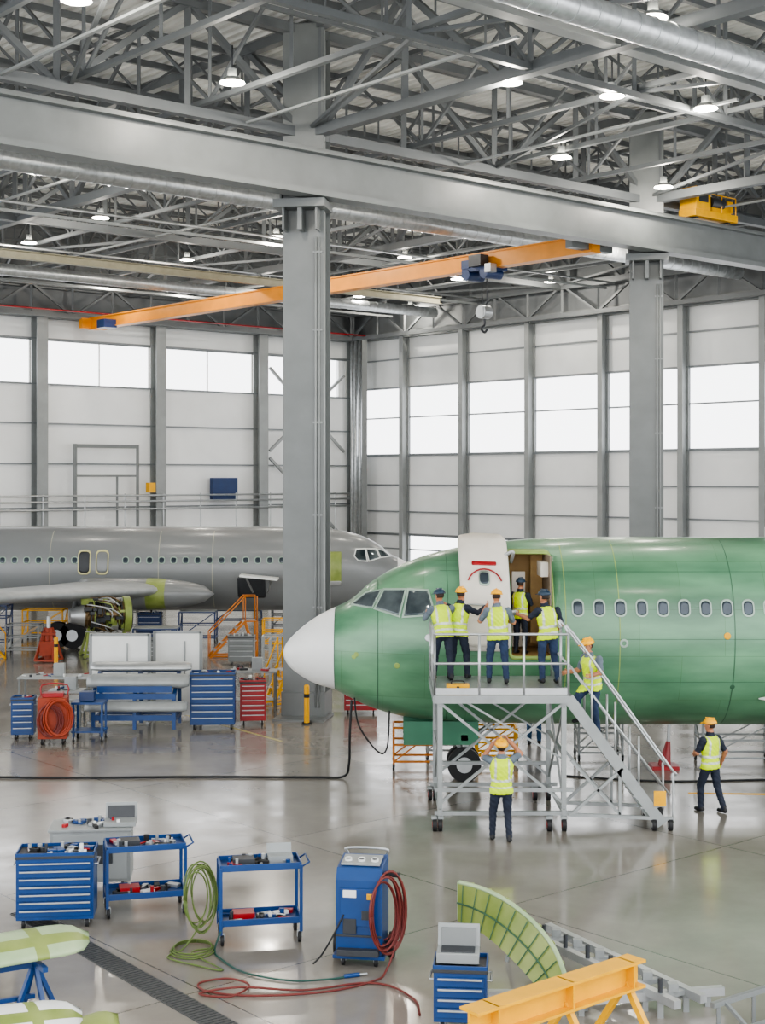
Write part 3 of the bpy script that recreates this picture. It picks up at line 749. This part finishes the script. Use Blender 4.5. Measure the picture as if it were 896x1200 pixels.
        for i,(o,ln) in enumerate(((-.032,.062),(-.011,.074),(.011,.08),(.032,.07))):
            p=w+M@V((o,0,.088)); q=p+M@V((o*.15,.018,ln*.5)); r_=q+M@V((0,.03,ln*.35))
            hm.tube([p,q,r_],.0095,skin,sub=3,seg=7)
        p=w+M@V((.03,.004,.02)); hm.tube([p,p+M@V((.03,.012,.028)),p+M@V((.038,.028,.058))],.011,skin,sub=3,seg=7)
        hm.build('hand_'+('right' if S=='R' else 'left'),parent=root)
    return root
deck=2.5
worker((1.2,28.75,deck),0.25,dict(eR=(.29,.24,1.26),wR=(.24,.5,1.40),eL=(-.32,.2,1.2),wL=(-.22,.46,1.28),pel=(0,-.05,.95),chest=(-.02,.07,1.32),neck=(-.02,.13,1.46),sR=(.19,.05,1.41),sL=(-.21,.09,1.40),kL=(-.13,.1,.5),aL=(-.16,.1,.09),aR=(.12,-.16,.1),kR=(.12,-.04,.5)),helm=helmb,sh=shirtg,headyaw=0.3,headpitch=-.1)
worker((1.5,28.95,deck),-0.45,dict(eR=(.35,.18,1.30),wR=(.42,.44,1.42),eL=(-.27,.22,1.3),wL=(-.18,.46,1.48),chest=(.02,.04,1.33),neck=(.03,.07,1.48),aR=(.18,.06,.09),kR=(.15,.1,.49),aL=(-.13,-.1,.1)),sh=shirt)
worker((2.24,28.25,deck),0.0,dict(eR=(.32,.12,1.17),wR=(.2,.38,1.2),eL=(-.33,.14,1.2),wL=(-.24,.42,1.38),aR=(.17,-.05,.09),aL=(-.16,.07,.09),kL=(-.15,.09,.49),kR=(.14,.0,.49),hR=(.11,0,.9),pel=(.02,0,.95),neck=(-.01,.03,1.49)),sh=shirtg,forearm_skin=True,headpitch=-.15,headyaw=-.15,pants=navyb)
worker((2.86,30.1,2.855),-0.6,dict(eR=(.24,.1,1.2),wR=(.12,.32,1.25)),scale=0.86,helm=helmb)
worker((3.22,28.3,deck),0.3,dict(eL=(-.34,.16,1.25),wL=(-.42,.42,1.3),eR=(.3,.02,1.14),wR=(.27,.22,.98),aR=(.17,-.12,.09),kR=(.14,-.02,.49),pel=(.02,-.01,.95),chest=(-.01,.03,1.33),neck=(-.03,.06,1.48)),helm=helmb,sh=shirt,forearm_skin=True,headyaw=.35,pants=navyb)
worker((3.93,27.25,1.70),math.radians(125),dict(pel=(0,-.03,.93),chest=(0,.03,1.31),neck=(0,.07,1.46),aR=(.1,.22,.31),kR=(.12,.26,.68),hR=(.1,0,.89),aL=(-.1,-.06,.09),kL=(-.11,.04,.5),hL=(-.1,0,.88),eR=(.3,.06,1.16),wR=(.34,.3,1.14),eL=(-.32,.08,1.18),wL=(-.36,.32,1.16)),sh=shirtg,forearm_skin=True,headpitch=-0.2,headyaw=-0.1,pants=navyb)
worker((2.13,26.0,0),0.05,dict(eR=(.36,.1,1.54),wR=(.16,.2,1.76),eL=(-.3,.2,1.46),wL=(-.1,.3,1.7),sR=(.2,.02,1.45),sL=(-.2,.02,1.44),aL=(-.15,.1,.09),aR=(.13,-.1,.09),kL=(-.14,.1,.49),chest=(0,-.02,1.33),neck=(0,-.02,1.49)),sh=shirtg,forearm_skin=True,headpitch=0.3)
worker((6.37,28.2,0),0.55,dict(eR=(.34,-.06,1.16),wR=(.38,.08,.94),aR=(.16,-.2,.1),kR=(.14,-.04,.5),aL=(-.1,.16,.09),kL=(-.1,.17,.49),eL=(-.26,.1,1.16),wL=(-.14,.3,1.1)),sh=shirt,forearm_skin=True,headyaw=0.5)
worker((3.7,35.4,0),0.0,dict(),vest=False,sh=blued,pants=mat('coverall_blue','#21496e',0.7))

# ------------------------------------------------------------------ tool furniture
def clutter(t,w,d,z,n,seed):
    R=random.Random(seed)
    for i in range(n):
        x=R.uniform(-w/2+.1,w/2-.1); y=R.uniform(-d/2+.06,d/2-.06); k=R.random(); m=R.choice([alum,dark,black,red,alum,blue,white,dark]); a=R.uniform(0,3)
        if k<.4: t.box((x,y,z+.025),(R.uniform(.08,.25),R.uniform(.05,.12),.05),m,Rz(a))
        elif k<.7:
            dx=math.cos(a)*.1;dy=math.sin(a)*.06; t.cyl((x-dx,y-dy,z+.02),(x+dx,y+dy,z+.02),.015,m,seg=8)
        else: t.cyl((x,y,z),(x,y,z+R.uniform(.05,.13)),R.uniform(.02,.04),m,seg=10)
def cabinet(loc,w,d,h,m,nd=7,yaw=0,name='tool_cabinet',doors=False,cl=14,seed=1):
    t=MB(); t.box((0,0,.13+(h-.13)/2),(w,d,h-.13),m); t.box((0,0,h+.01),(w+.03,d+.03,.04),dark)
    for x in(-1,1):
        for y in(-1,1): t.caster(x*(w/2-.1),y*(d/2-.08))
    z0=.18; z1=h-.05; hh=(z1-z0)/nd
    for i in range(nd):
        z=z0+hh*(i+.5)
        if doors and i<nd*0.5: continue
        t.box((0,-d/2-.012,z),(w-.06,.024,hh-.018),m); t.box((0,-d/2-.035,z+hh*.28),(w-.1,.025,.022),alum)
    if doors:
        zz=z0+hh*nd*.25
        for a in(-1,1): t.box((a*w*.24,-d/2-.012,zz),(w*.46,.024,hh*nd*.5-.02),m); t.box((a*.05,-d/2-.03,zz),(.02,.02,.2),alum)
    for a in(-1,1): t.tube([(a*(w/2+.0),-d*.3,h-.12),(a*(w/2+.05),-d*.3,h-.12),(a*(w/2+.05),d*.3,h-.12),(a*(w/2),d*.3,h-.12)],.012,alum,sub=1)
    for a,b_,c_,e in((0,d/2,w,.02),(0,-d/2,w,.02)): t.box((a,b_,h+.05),(c_,e,.05),m)
    for a in(-1,1): t.box((a*w/2,0,h+.05),(.02,d,.05),m)
    clutter(t,w-.06,d-.05,h+.03,cl,seed)
    return t.build(name,loc,yaw,bevel=.006)
def cart(loc,w,d,h,yaw=0,seed=1,m=blue,extra=None):
    t=MB()
    for x in(-1,1):
        for y in(-1,1):
            t.beam((x*w/2,y*d/2,.15),(x*w/2,y*d/2,h),.045,.045,m); t.caster(x*(w/2-.02),y*(d/2-.02),.08)
    for z in (.28,h-.04):
        t.box((0,0,z),(w,d,.02),m)
        for y in(-1,1): t.box((0,y*d/2,z+.03),(w,.02,.09),m)
        for x in(-1,1): t.box((x*w/2,0,z+.03),(.02,d,.09),m)
        clutter(t,w-.06,d-.05,z+.012,26,seed+int(z*10))
        t.box((-w*.2,0,z+.06),(.3,.25,.1),dark if z>.5 else red); 
    t.tube([(w/2,-d/2+.05,h-.05),(w/2+.12,-d/2+.05,h+.02),(w/2+.12,d/2-.05,h+.02),(w/2,d/2-.05,h-.05)],.014,m,sub=1)
    if extra: extra(t,w,d,h)
    return t.build('tool_cart',loc,yaw,bevel=.004)
cabinet((-4.75,21.2,0),1.1,.6,1.02,blue,7,yaw=.1,seed=3,cl=30)
def eq(t,w,d,h):
    t.box((.45,.15,h+.14),(.5,.05,.3),steel_l,Matrix.Rotation(-.25,3,'X')); t.box((.45,-.1,h+.03),(.5,.35,.07),steel_l); t.box((.45,.11,h+.15),(.42,.02,.2),dark,Matrix.Rotation(-.25,3,'X'))
t=MB(); t.box((0,0,.55),(1.25,.7,.8),alup); t.box((0,-.36,.55),(1.15,.03,.7),steel_l); t.box((.2,-.38,.6),(.3,.02,.3),dark)
for x in(-.5,.5):
    for y in(-.25,.25): t.caster(x,y,.08)
t.box((0,0,.97),(1.3,.75,.04),alup); clutter(t,1.1,.6,.99,26,5); eq(t,1.2,.7,1.0)
t.build('equipment_cabinet',(-4.62,23.1,0),.1,bevel=.008)
cart((-3.57,21.8,0),1.15,.6,1.02,yaw=.25,seed=11)
def ex2(t,w,d,h):
    t.box((.3,.08,h+.02),(.35,.25,.1),steel_l); t.box((.3,.2,h+.12),(.35,.03,.16),steel_l,Matrix.Rotation(-.3,3,'X'))
cart((-1.74,20.5,0),1.12,.55,1.08,yaw=.18,seed=23,extra=ex2)
t=MB()
for k in range(9):
    t.torus((-2.58+.025*(k%5),20.05+.03*k,.70-.015*(k%4)),.2+.02*(k%4),.011,hosegreen,axis=(.5,-.8,.1*(k%3)),sy=1.75+.1*(k%3),sx=.9)
t.tube([(-2.45,20.1,.5),(-2.6,20.0,.2),(-2.75,19.9,.03),(-2.9,19.6,.02),(-2.5,19.3,.02),(-2.1,19.1,.02),(-2.6,19.8,.02),(-2.3,20.0,.02)],.012,hosegreen)
for k in range(3): t.torus((-2.6,19.9,.02+.025*k),.3-.02*k,.012,hosegreen,sx=1.2)
t.build('air_hose')
t=MB(); t.tube([(-2.2,20.2,.3),(-2.3,19.9,.03),(-2.15,19.5,.02),(-1.8,19.0,.02),(-1.2,18.7,.02),(-.7,18.75,.02),(-.45,18.85,.02)],.013,hoseteal)
t.cyl((-.5,18.84,.025),(-.3,18.9,.03),.028,blue); t.cyl((-.3,18.9,.03),(-.2,18.93,.03),.016,alum)
t.build('air_hose')
t=MB(); w,d,h=.62,.6,1.2
t.box((0,0,.16+.5),(w,d,1.0),blue); t.box((0,0,.14),(w+.08,d+.06,.05),blue)
t.add([(-w/2,-d/2,1.16),(w/2,-d/2,1.16),(w/2,d/2,1.16),(-w/2,d/2,1.16),(-w/2,-d/2+.08,1.3),(w/2,-d/2+.08,1.3),(w/2,d/2,1.36),(-w/2,d/2,1.36)],[(0,1,5,4),(1,2,6,5),(2,3,7,6),(3,0,4,7),(4,5,6,7)],blue)
t.box((0,.0,1.35),(w*.85,d*.55,.03),alup,Matrix.Rotation(.12,3,'X'))
for a in(-.18,0,.18): t.cyl((a,-.05,1.35),(a,-.06,1.385),.05,white,seg=16); t.cyl((a,-.06,1.385),(a,-.06,1.39),.035,dark,seg=12)
t.box((0,-d/2-.012,.8),(w*.8,.02,.5),blue); t.box((-.12,-d/2-.025,.98),(.18,.01,.1),white); t.box((.1,-d/2-.025,.7),(.12,.02,.12),dark); t.box((-.12,-d/2-.026,.55),(.18,.01,.2),dark); t.box((.15,-d/2-.026,.95),(.08,.02,.08),yellow)
t.beam((-w/2,-d/2-.01,.42),(w/2,-d/2-.01,.42),.01,.03,dark); t.box((0,-d/2-.06,.22),(w*.9,.12,.08),dark)
for a in(-1,1): t.cyl((a*(w/2+.03),d/2-.1,.17),(a*(w/2+.1),d/2-.1,.17),.17,black,seg=22); t.cyl((a*(w/2+.025),d/2-.1,.17),(a*(w/2+.105),d/2-.1,.17),.08,alum,seg=14)
for a in(-1,1): t.caster(a*.22,-.22,.065)
t.tube([(-w/2+.05,d/2,1.0),(-w/2+.05,d/2+.12,1.3),(-w/2+.05,d/2+.05,1.42),(w/2-.05,d/2+.05,1.42),(w/2-.05,d/2+.12,1.3),(w/2-.05,d/2,1.0)],.018,alum,sub=4)
for k in range(13):
    t.torus((w/2+.01+.02*(k%5),-.1-.02*k,.74-.02*(k%3)),.27+.02*(k%5),.013,hosered,axis=(1,-.85,.05*(k%3)),sy=1.55,sx=.85)
t.cyl((w/2-.05,0,1.18),(w/2+.2,-.05,1.18),.035,dark)
t.tube([(-.2,-.32,.7),(-.35,-.4,.4),(-.5,-.35,.15),(-.6,-.4,.05)],.012,black)
t.build('air_compressor',(-.27,19.55,0),-.15,bevel=.01)
t=MB()
t.tube([(.2,19.1,.4),(.05,19.0,.05),(-.1,18.7,.02),(-.7,18.3,.02),(-1.6,18.15,.02),(-2.2,18.3,.02),(-2.35,18.6,.02),(-2.0,18.75,.03),(-1.7,18.5,.03),(-1.9,18.1,.03),(-2.3,18.2,.03),(-1.8,18.4,.04),(-1.0,18.35,.02),(-.3,18.6,.02),(.1,18.5,.02),(.4,18.0,.02),(.45,17.5,.02)],.014,hosered)
t.build('air_hose')
t=MB()
t.tube([(-.66,31.0,1.75),(-.7,31.0,1.0),(-.72,31.2,.35),(-.85,31.35,.05),(-1.5,31.35,.03),(-4,31.4,.03),(-7,31.3,.03),(-11,31.5,.03),(-14,31.4,.03)],.026,black)
t.tube([(-.6,31.0,1.8),(-.5,31.0,1.2),(-.1,31.0,.65),(.1,31.0,.75),(.15,31.0,1.6)],.018,black)
t.tube([(3.9,31.6,.02),(6,31.0,.02),(9,31.2,.02),(13,31.0,.02)],.02,black)
t.build('power_cable')
t=MB(); 
a=V((-5.4,21.7,.006)); b_=V((-1.2,16.3,.006)); t.beam(a,b_,.36,.012,grate)
dd=(b_-a); n=90
for i in range(n):
    p=a+dd*i/n; t.beam(p+V((-.13,-.1,.008)),p+V((.13,.1,.008)),.012,.008,dark)
t.build('floor_drain_grate')
t=MB(); t.beam((6.3,29.9,.004),(11,29.6,.004),.1,.008,yellow); t.build('floor_marking')
t=MB(); t.beam((-2.5,35.8,.004),(-7.0,42,.004),.08,.008,mat('worn_yellow','#a59a66',.5)); t.build('floor_marking')

# ------------------------------------------------------------------ mid-ground left workshop
t=MB()
for (x0,x1,y) in((-7.75,-6.2,38.6),(-6.15,-4.9,39.2)):
    t.box(((x0+x1)/2,y,1.2),(x1-x0,.12,2.2),white)
    for x in(x0,x1): t.beam((x,y,0),(x,y,2.35),.08,.14,steel_l); t.beam((x,y-.35,.03),(x,y+.35,.03),.06,.06,alum)
    t.beam((x0,y,2.33),(x1,y,2.33),.14,.06,steel_l)
    t.box(((x0+x1)/2+.2,y-.08,1.5),(.03,.04,1.2),steel_l)
t.build('partition_screen')
t=MB()
for x in(-7.35,-6.3,-5.3):
    for y in(36.9,37.9):
        t.beam((x,y,.1),(x,y,1.5 if y>37 else .95),.09,.09,blue)
    t.beam((x,36.9,.95),(x,37.9,1.5),.09,.09,blue); t.beam((x,36.9,.35),(x,37.9,.35),.08,.08,blue)
for y,z in((36.9,.4),(37.9,.4),(36.85,.95),(37.9,1.5)): t.beam((-7.4,y,z),(-5.25,y,z),.1,.14,blue)
for (y,z,m,ry,rz) in((37.15,1.3,alup,.2,.17),(37.6,1.62,alum,.16,.1),(36.8,.7,alup,.14,.12)):
    rings=[[V((x,y+ry*s*math.cos(q),z+rz*s*math.sin(q)+.05*math.cos(q))) for q in [2*math.pi*k/18 for k in range(18)]] for x,s in((-7.55,.7),(-7.4,1),(-5.1,1),(-4.95,.7))]
    t.loft(rings,m)
t.box((-6.3,36.9,1.12),(1.9,.05,.16),blue)
t.build('wing_slat_fixture')
t=MB()
for x in(-7.6,-6.9):
    for y in(35.7,36.2): t.beam((x,y,.1),(x,y,.95),.05,.05,blue); t.caster(x,y,.06)
t.box((-7.25,35.95,.95),(.8,.6,.05),blue); t.box((-7.25,35.95,.25),(.8,.6,.04),blue); t.box((-7.3,35.95,1.1),(.35,.3,.22),blued); t.build('tool_cart')
cabinet((-4.4,37.7,0),1.15,.6,1.4,blue,7,yaw=.05,doors=False,seed=8,cl=10)
cabinet((-3.42,38.3,0),.68,.5,1.12,red,7,yaw=.1,seed=9,cl=8)
cabinet((-8.95,36.2,0),.55,.5,.98,blue,5,yaw=.1,seed=10,cl=6)
t=MB(); t.box((0,0,.65),(.7,.5,1.0),orangered); t.box((0,0,1.2),(.5,.3,.1),red)
for k in range(8): t.torus((.05+.02*k,-.28-.01*k,.68),.3+.02*(k%3),.025,orangered,axis=(.2,-1,0),sy=1.35)
for k in range(5): t.torus((-.1+.03*k,-.36,.62),.24+.02*(k%3),.022,hosered,axis=(.1,-1,0),sy=1.4)
for x in(-.25,.25):
    for y in(-.18,.18): t.caster(x,y,.09)
t.tube([(-.3,.2,1.1),(-.3,.25,1.4),(.3,.25,1.4),(.3,.2,1.1)],.02,red,sub=3)
t.build('hose_reel_unit',(-8.05,35.5,0),.1,bevel=.01)
def bench(loc,w,d,h,m1,m2,seed,yaw=0):
    t=MB(); t.box((0,0,h),(w,d,.05),m1)
    for x in(-1,1):
        for y in(-1,1): t.beam((x*(w/2-.05),y*(d/2-.05),0),(x*(w/2-.05),y*(d/2-.05),h),.05,.05,m2)
    t.box((0,0,.3),(w-.1,d-.1,.03),m1); clutter(t,w,d,h+.03,12,seed); t.box((.1,0,h+.2),(.3,.2,.35),alup)
    t.build('work_bench',loc,yaw)
bench((-8.3,38.2,0),.9,.6,.9,alup,steel,4); bench((-3.6,40.6,0),1.3,.6,1.1,steel_l,steel,6); bench((-9.2,40.9,0),2.0,.8,.9,alup,steel,8)
def stairstand(loc,w,d,h,m,yaw=0,name='step_ladder'):
    t=MB(); n=max(3,int(h/.25))
    for y in(-w/2,w/2):
        t.beam((-d/2,y,0),(d/4,y,h),.06,.08,m); t.beam((d/4,y,h),(d/2,y,0),.06,.06,m); t.beam((d/4,y,h),(d/2,y,h),.05,.05,m); t.beam((d/2,y,h),(d/2,y,0),.06,.06,m)
        t.tube([(-d/2,y,.9),(d/4,y,h+.9),(d/2,y,h+.9),(d/2,y,h)],.025,m,sub=1); t.beam((-d/2,y,.06),(d/2,y,.06),.05,.05,m); t.tube([(-d/2,y,0),(-d/2,y,.9)],.02,m,sub=1); t.tube([(d/4,y,h),(d/4,y,h+.9)],.02,m,sub=1)
    for i in range(1,n+1):
        q=i/n; t.box((-d/2+.75*d*q,0,h*q),(.22,w,.03),alum)
    t.box((3*d/8,0,h),(d/4,w,.04),alum)
    t.build(name,loc,yaw)
stairstand((-5.45,52.8,0),.7,1.7,1.3,standor,.2); stairstand((-3.0,41.6,0),.5,.6,1.0,yellow,.6); stairstand((-14.4,52,0),.7,1.6,1.2,yellow,2.9)
t=MB()
for k in range(4):
    a=k*math.pi/2+.4; t.beam((.5*math.cos(a),.5*math.sin(a),.05),(.12*math.cos(a),.12*math.sin(a),1.2),.09,.09,orangered); t.beam((.5*math.cos(a),.5*math.sin(a),.08),(.5*math.cos(a+math.pi/2),.5*math.sin(a+math.pi/2),.08),.07,.07,orangered)
t.cyl((0,0,.1),(0,0,1.2),.16,orangered,seg=16); t.cyl((0,0,1.2),(0,0,1.6),.07,alum); t.box((0,0,1.0),(.5,.5,.08),orangered); t.box((0,-.1,.5),(.6,.5,.5),orangered)
t.build('aircraft_jack',(-11.8,51.3,0),.2)
for loc in ((-2.0,38.3,0),(-11.2,49.8,0)):
    t=MB(); t.cyl((0,0,0),(0,0,1.0),.07,yellow,seg=16); t.ell((0,0,1.0),(.07,.07,.05),yellow,nu=16,nv=6); t.cyl((0,0,0),(0,0,.04),.13,black,seg=16); t.cyl((0,0,.7),(0,0,.8),.072,black,seg=16); t.build('safety_bollard',loc)
def frame_stand(loc,w,d,h,m,yaw=0,name='work_stand',levels=2,top=None):
    t=MB()
    for x in(-1,1):
        for y in(-1,1): t.beam((x*w/2,y*d/2,.1),(x*w/2,y*d/2,h),.05,.05,m); t.caster(x*w/2,y*d/2,.07)
        t.beam((x*w/2,-d/2,.15),(x*w/2,d/2,h-.05),.03,.03,m)
    for i in range(levels+1):
        z=.2+(h-.2)*i/levels
        for y in(-1,1): t.beam((-w/2,y*d/2,z),(w/2,y*d/2,z),.045,.045,m)
        for x in(-1,1): t.beam((x*w/2,-d/2,z),(x*w/2,d/2,z),.045,.045,m)
    for y in(-1,1): t.beam((-w/2,y*d/2,.2),(w/2,y*d/2,h),.03,.03,m)
    if top: t.box((0,0,h+.03),(w,d,.04),top)
    t.build(name,loc,yaw)
frame_stand((.75,32.6,0),1.0,.8,.95,standor); frame_stand((1.5,33.9,0),.9,.7,1.0,alup); frame_stand((2.6,33.2,0),.9,.6,.8,yellow)
frame_stand((8.0,33.0,0),1.6,.8,1.0,alup,levels=2,top=None); frame_stand((5.0,33.6,0),1.0,.7,1.1,steel_l); frame_stand((9.8,34.5,0),1.2,.7,1.2,mat('stand_brown','#6b4a3a'))
frame_stand((-8.4,54.0,0),1.6,.9,.9,blued,top=alup); frame_stand((-3.8,55.5,0),1.5,.8,1.1,yellow); frame_stand((-13.2,53.5,0),1.2,.8,1.1,steel_l)
frame_stand((-6.9,49.5,0),1.2,.7,1.0,blued,top=alup); frame_stand((-3.0,44.0,0),.8,.6,1.6,alup,levels=3); frame_stand((-15.2,56,0),1.6,.9,1.6,blued,levels=3); frame_stand((-3.4,46.8,0),.9,.6,1.4,alup,levels=3)
frame_stand((-7.3,57.5,0),1.4,.8,1.2,blued,levels=2,top=alup); frame_stand((-3.9,62,0),1.6,.8,1.6,mat('locker_gray','#6b7075'),levels=3,top=alup); frame_stand((-6.4,64.5,0),2.0,.8,1.5,blued,levels=3,top=steel)
frame_stand((-13.6,58.5,0),1.6,.9,1.2,yellow,levels=2); frame_stand((-10.8,62,0),2.0,.9,1.4,alup,levels=2,top=white)
cabinet((-.6,40.0,0),.9,.5,.75,red,4,seed=31,cl=6); cabinet((-4.9,50.5,0),.9,.5,.95,steel,4,seed=33,cl=6); cabinet((-9.2,57.5,0),.9,.5,1.1,blued,4,seed=35,cl=6); cabinet((-7.9,51.0,0),.6,.5,.8,steel,4,seed=36,cl=6)
t=MB(); t.cyl((0,0,0),(.1,0,.6),.16,red,r1=.05,seg=12); t.cyl((.1,0,.6),(.12,0,1.1),.04,alum); t.box((0,0,.04),(.6,.5,.08),red); t.build('axle_jack',(6.3,32.5,0))

# ------------------------------------------------------------------ foreground parts
t=MB()
OU=[(1.03,19.9,.93),(1.34,19.6,.92),(1.66,19.25,.84),(1.95,18.9,.68),(2.17,18.55,.46),(2.28,18.25,.2)]
IN=[(1.03,19.9,.42),(1.24,19.6,.41),(1.47,19.25,.34),(1.68,18.9,.23),(1.87,18.55,.11),(2.0,18.25,.02)]
def cr(P,s):
    P=[V(p) for p in P]; i=min(int(s),len(P)-2); q=s-i
    a=P[max(i-1,0)];b=P[i];c=P[i+1];d=P[min(i+2,len(P)-1)]
    return 0.5*((2*b)+(c-a)*q+(2*a-5*b+4*c-d)*q*q+(3*b-a-3*c+d)*q**3)
N=30; th=V((.05,.06,.02)); fr=[]
for i in range(N+1):
    fr.append((cr(OU,5*i/N),cr(IN,5*i/N)))
for k in range(N):
    o,n_=fr[k]; o2,n2=fr[k+1]
    t.add([n_,o,o2,n2],[(0,1,2,3)],yelgreen,True); t.add([n_+th,o+th,o2+th,n2+th],[(3,2,1,0)],yelgreen,True)
t.tube([p[0]+th/2 for p in fr],.035,palegreen,sub=1,seg=6); t.tube([p[1]+th/2 for p in fr],.025,palegreen,sub=1,seg=6)
mid=[p[0].lerp(p[1],.5)-V((.01,.012,0)) for p in fr]
t.tube(mid,.012,seamd,sub=1,seg=6)
for k in range(2,N,3):
    o,n_=fr[k]; t.beam(o-V((.012,.014,0)),n_-V((.012,.014,0)),.012,.012,seamd)
for k in (0,N): t.beam(fr[k][0]+th/2,fr[k][1]+th/2,.06,.06,palegreen)
for k in range(3,N,4):
    o,n_=fr[k]; t.beam(o+th*1.3,n_+th*1.3,.05,.04,yelgreen)
for k in (3,12,22):
    o,n_=fr[k]; t.beam(V((n_.x+.2,n_.y+.25,0)),o+V((.15,.2,-.2)),.05,.05,alup)
t.build('fuselage_skin_panel')
t=MB()
for (a,b_) in (((1.95,20.0,.25),(3.5,17.2,.25)),((2.3,20.2,.25),(3.85,17.4,.25)),((1.3,17.75,.18),(2.6,17.7,.18)),((2.2,17.5,.18),(4.2,17.9,.18)),((1.5,17.1,.35),(2.6,17.9,.35))):
    t.beam(a,b_,.1,.1,alum); 
    for q in(.1,.5,.9):
        p=V(a).lerp(V(b_),q); t.beam((p.x,p.y,0),(p.x,p.y,a[2]),.07,.07,alup)
for q in (.15,.3,.45,.6,.75,.9):
    p=V((1.95,20.0,.25)).lerp(V((3.5,17.2,.25)),q); t.beam(p,p+V((.35,.2,0)),.08,.06,alup); t.cyl(p+V((0,0,.05)),p+V((0,0,.22)),.03,dark); t.box(p+V((.17,.1,.08)),(.12,.1,.1),alup)
t.build('assembly_jig')
t=MB(); a=V((.9,15.15,.78)); b_=V((2.95,16.85,.78))
t.ibeam(a,b_,.28,.32,.03,yellow)
for q in(.12,.55,.93):
    p=a.lerp(b_,q)
    for s in(-1,1): t.beam(p+V((0,0,-.1)),V((p.x+s*.3,p.y-s*.35,0)),.07,.07,yellow)
    t.beam(p+V((0,0,-.16)),p+V((0,0,.16)),.26,.02,yellow,up=(1,.8,0))
t.build('yellow_trestle')
cabinet((.93,17.2,0),.62,.5,.72,blue,4,yaw=-.1,seed=40,cl=0)
t=MB(); t.box((0,0,.06),(.5,.35,.12),steel_l); t.box((0,.18,.22),(.5,.05,.3),steel_l,Matrix.Rotation(-.2,3,'X')); t.box((0,.15,.22),(.42,.02,.22),steel,Matrix.Rotation(-.2,3,'X')); t.box((0,-.02,.125),(.4,.22,.02),dark)
t.build('test_equipment_case',(.9,17.25,.775),-.1,bevel=.008)
t=MB()
for a,b_ in (((3.75,16.5,.5),(5.4,17.7,.5)),((3.95,16.2,.3),(5.6,17.4,.3))):
    t.beam(a,b_,.06,.06,steel)
    for q in(.05,.35,.65,.95):
        p=V(a).lerp(V(b_),q); t.beam((p.x,p.y,0),p,.04,.04,steel)
for q in(.1,.5,.9): t.beam(V((3.75,16.5,.5)).lerp(V((5.4,17.7,.5)),q),V((3.95,16.2,.3)).lerp(V((5.6,17.4,.3)),q),.04,.04,steel)
t.build('guard_rail')
def slat(p0,p1,wd,th,m,name='wing_slat'):
    t=MB(); p0=V(p0);p1=V(p1); d_=(p1-p0).normalized(); sd=d_.cross(V((0,0,1))).normalized()
    rings=[]
    for i in range(17):
        q=i/16; s=min(1,math.sqrt(max(0.002,1-max(0,(q-.8)/.2)**2)))
        c=p0.lerp(p1,q); rings.append([c+sd*wd*s*math.cos(a)+V((0,0,th*s*math.sin(a)*(1.0 if math.sin(a)>0 else .3)-.06*math.cos(a))) for a in [2*math.pi*k/22 for k in range(22)]])
    t.loft(rings,m,matf=lambda j,i:(yelgreen if (j in(5,11) or i in(3,4)) else m)); t.build(name)
slat((-5.6,16.3,.95),(-3.55,17.55,.95),.36,.14,palegreen); slat((-5.0,15.0,.74),(-3.3,15.95,.6),.3,.12,white)
slat((-3.9,15.4,.3),(-3.0,16.5,.35),.2,.1,yelgreen)
t=MB()
for (x,y,zt_) in((-4.9,16.65,.8),(-4.1,17.1,.8),(-4.4,15.4,.55),(-3.6,15.8,.5)):
    for s in(-1,1): t.beam((x,y,zt_),(x+.25*s,y+.3*s,0),.05,.05,blue); t.beam((x,y,zt_),(x+.25*s,y-.3*s,0),.05,.05,blue)
    t.beam((x-.2,y+.3,zt_),(x+.2,y-.3,zt_),.06,.06,blue)
t.beam((-4.9,16.65,.4),(-4.1,17.1,.4),.05,.05,blue); t.beam((-4.9,16.65,.77),(-4.1,17.1,.77),.06,.06,blue); t.beam((-4.4,15.4,.4),(-3.6,15.8,.4),.05,.05,blue)
t.build('trestle')

# ------------------------------------------------------------------ world, camera
w=bpy.data.worlds.new('World'); scene.world=w; w.use_nodes=True
bg=w.node_tree.nodes['Background']; bg.inputs[0].default_value=(0.97,0.98,1.0,1); bg.inputs[1].default_value=3.7
cd=bpy.data.cameras.new('cam'); cam=bpy.data.objects.new('camera',cd); COL.objects.link(cam)
cam.location=(0,0,6.5); cam.rotation_euler=(math.pi/2,0,0); cd.sensor_fit='AUTO'; cd.sensor_width=36; cd.lens=51; cd.shift_y=-40/1200; cd.clip_end=500; cd.clip_start=0.3
scene.camera=cam
try: scene.view_settings.view_transform='AgX'; scene.view_settings.look='AgX - Medium High Contrast'
except Exception as e: print(e)
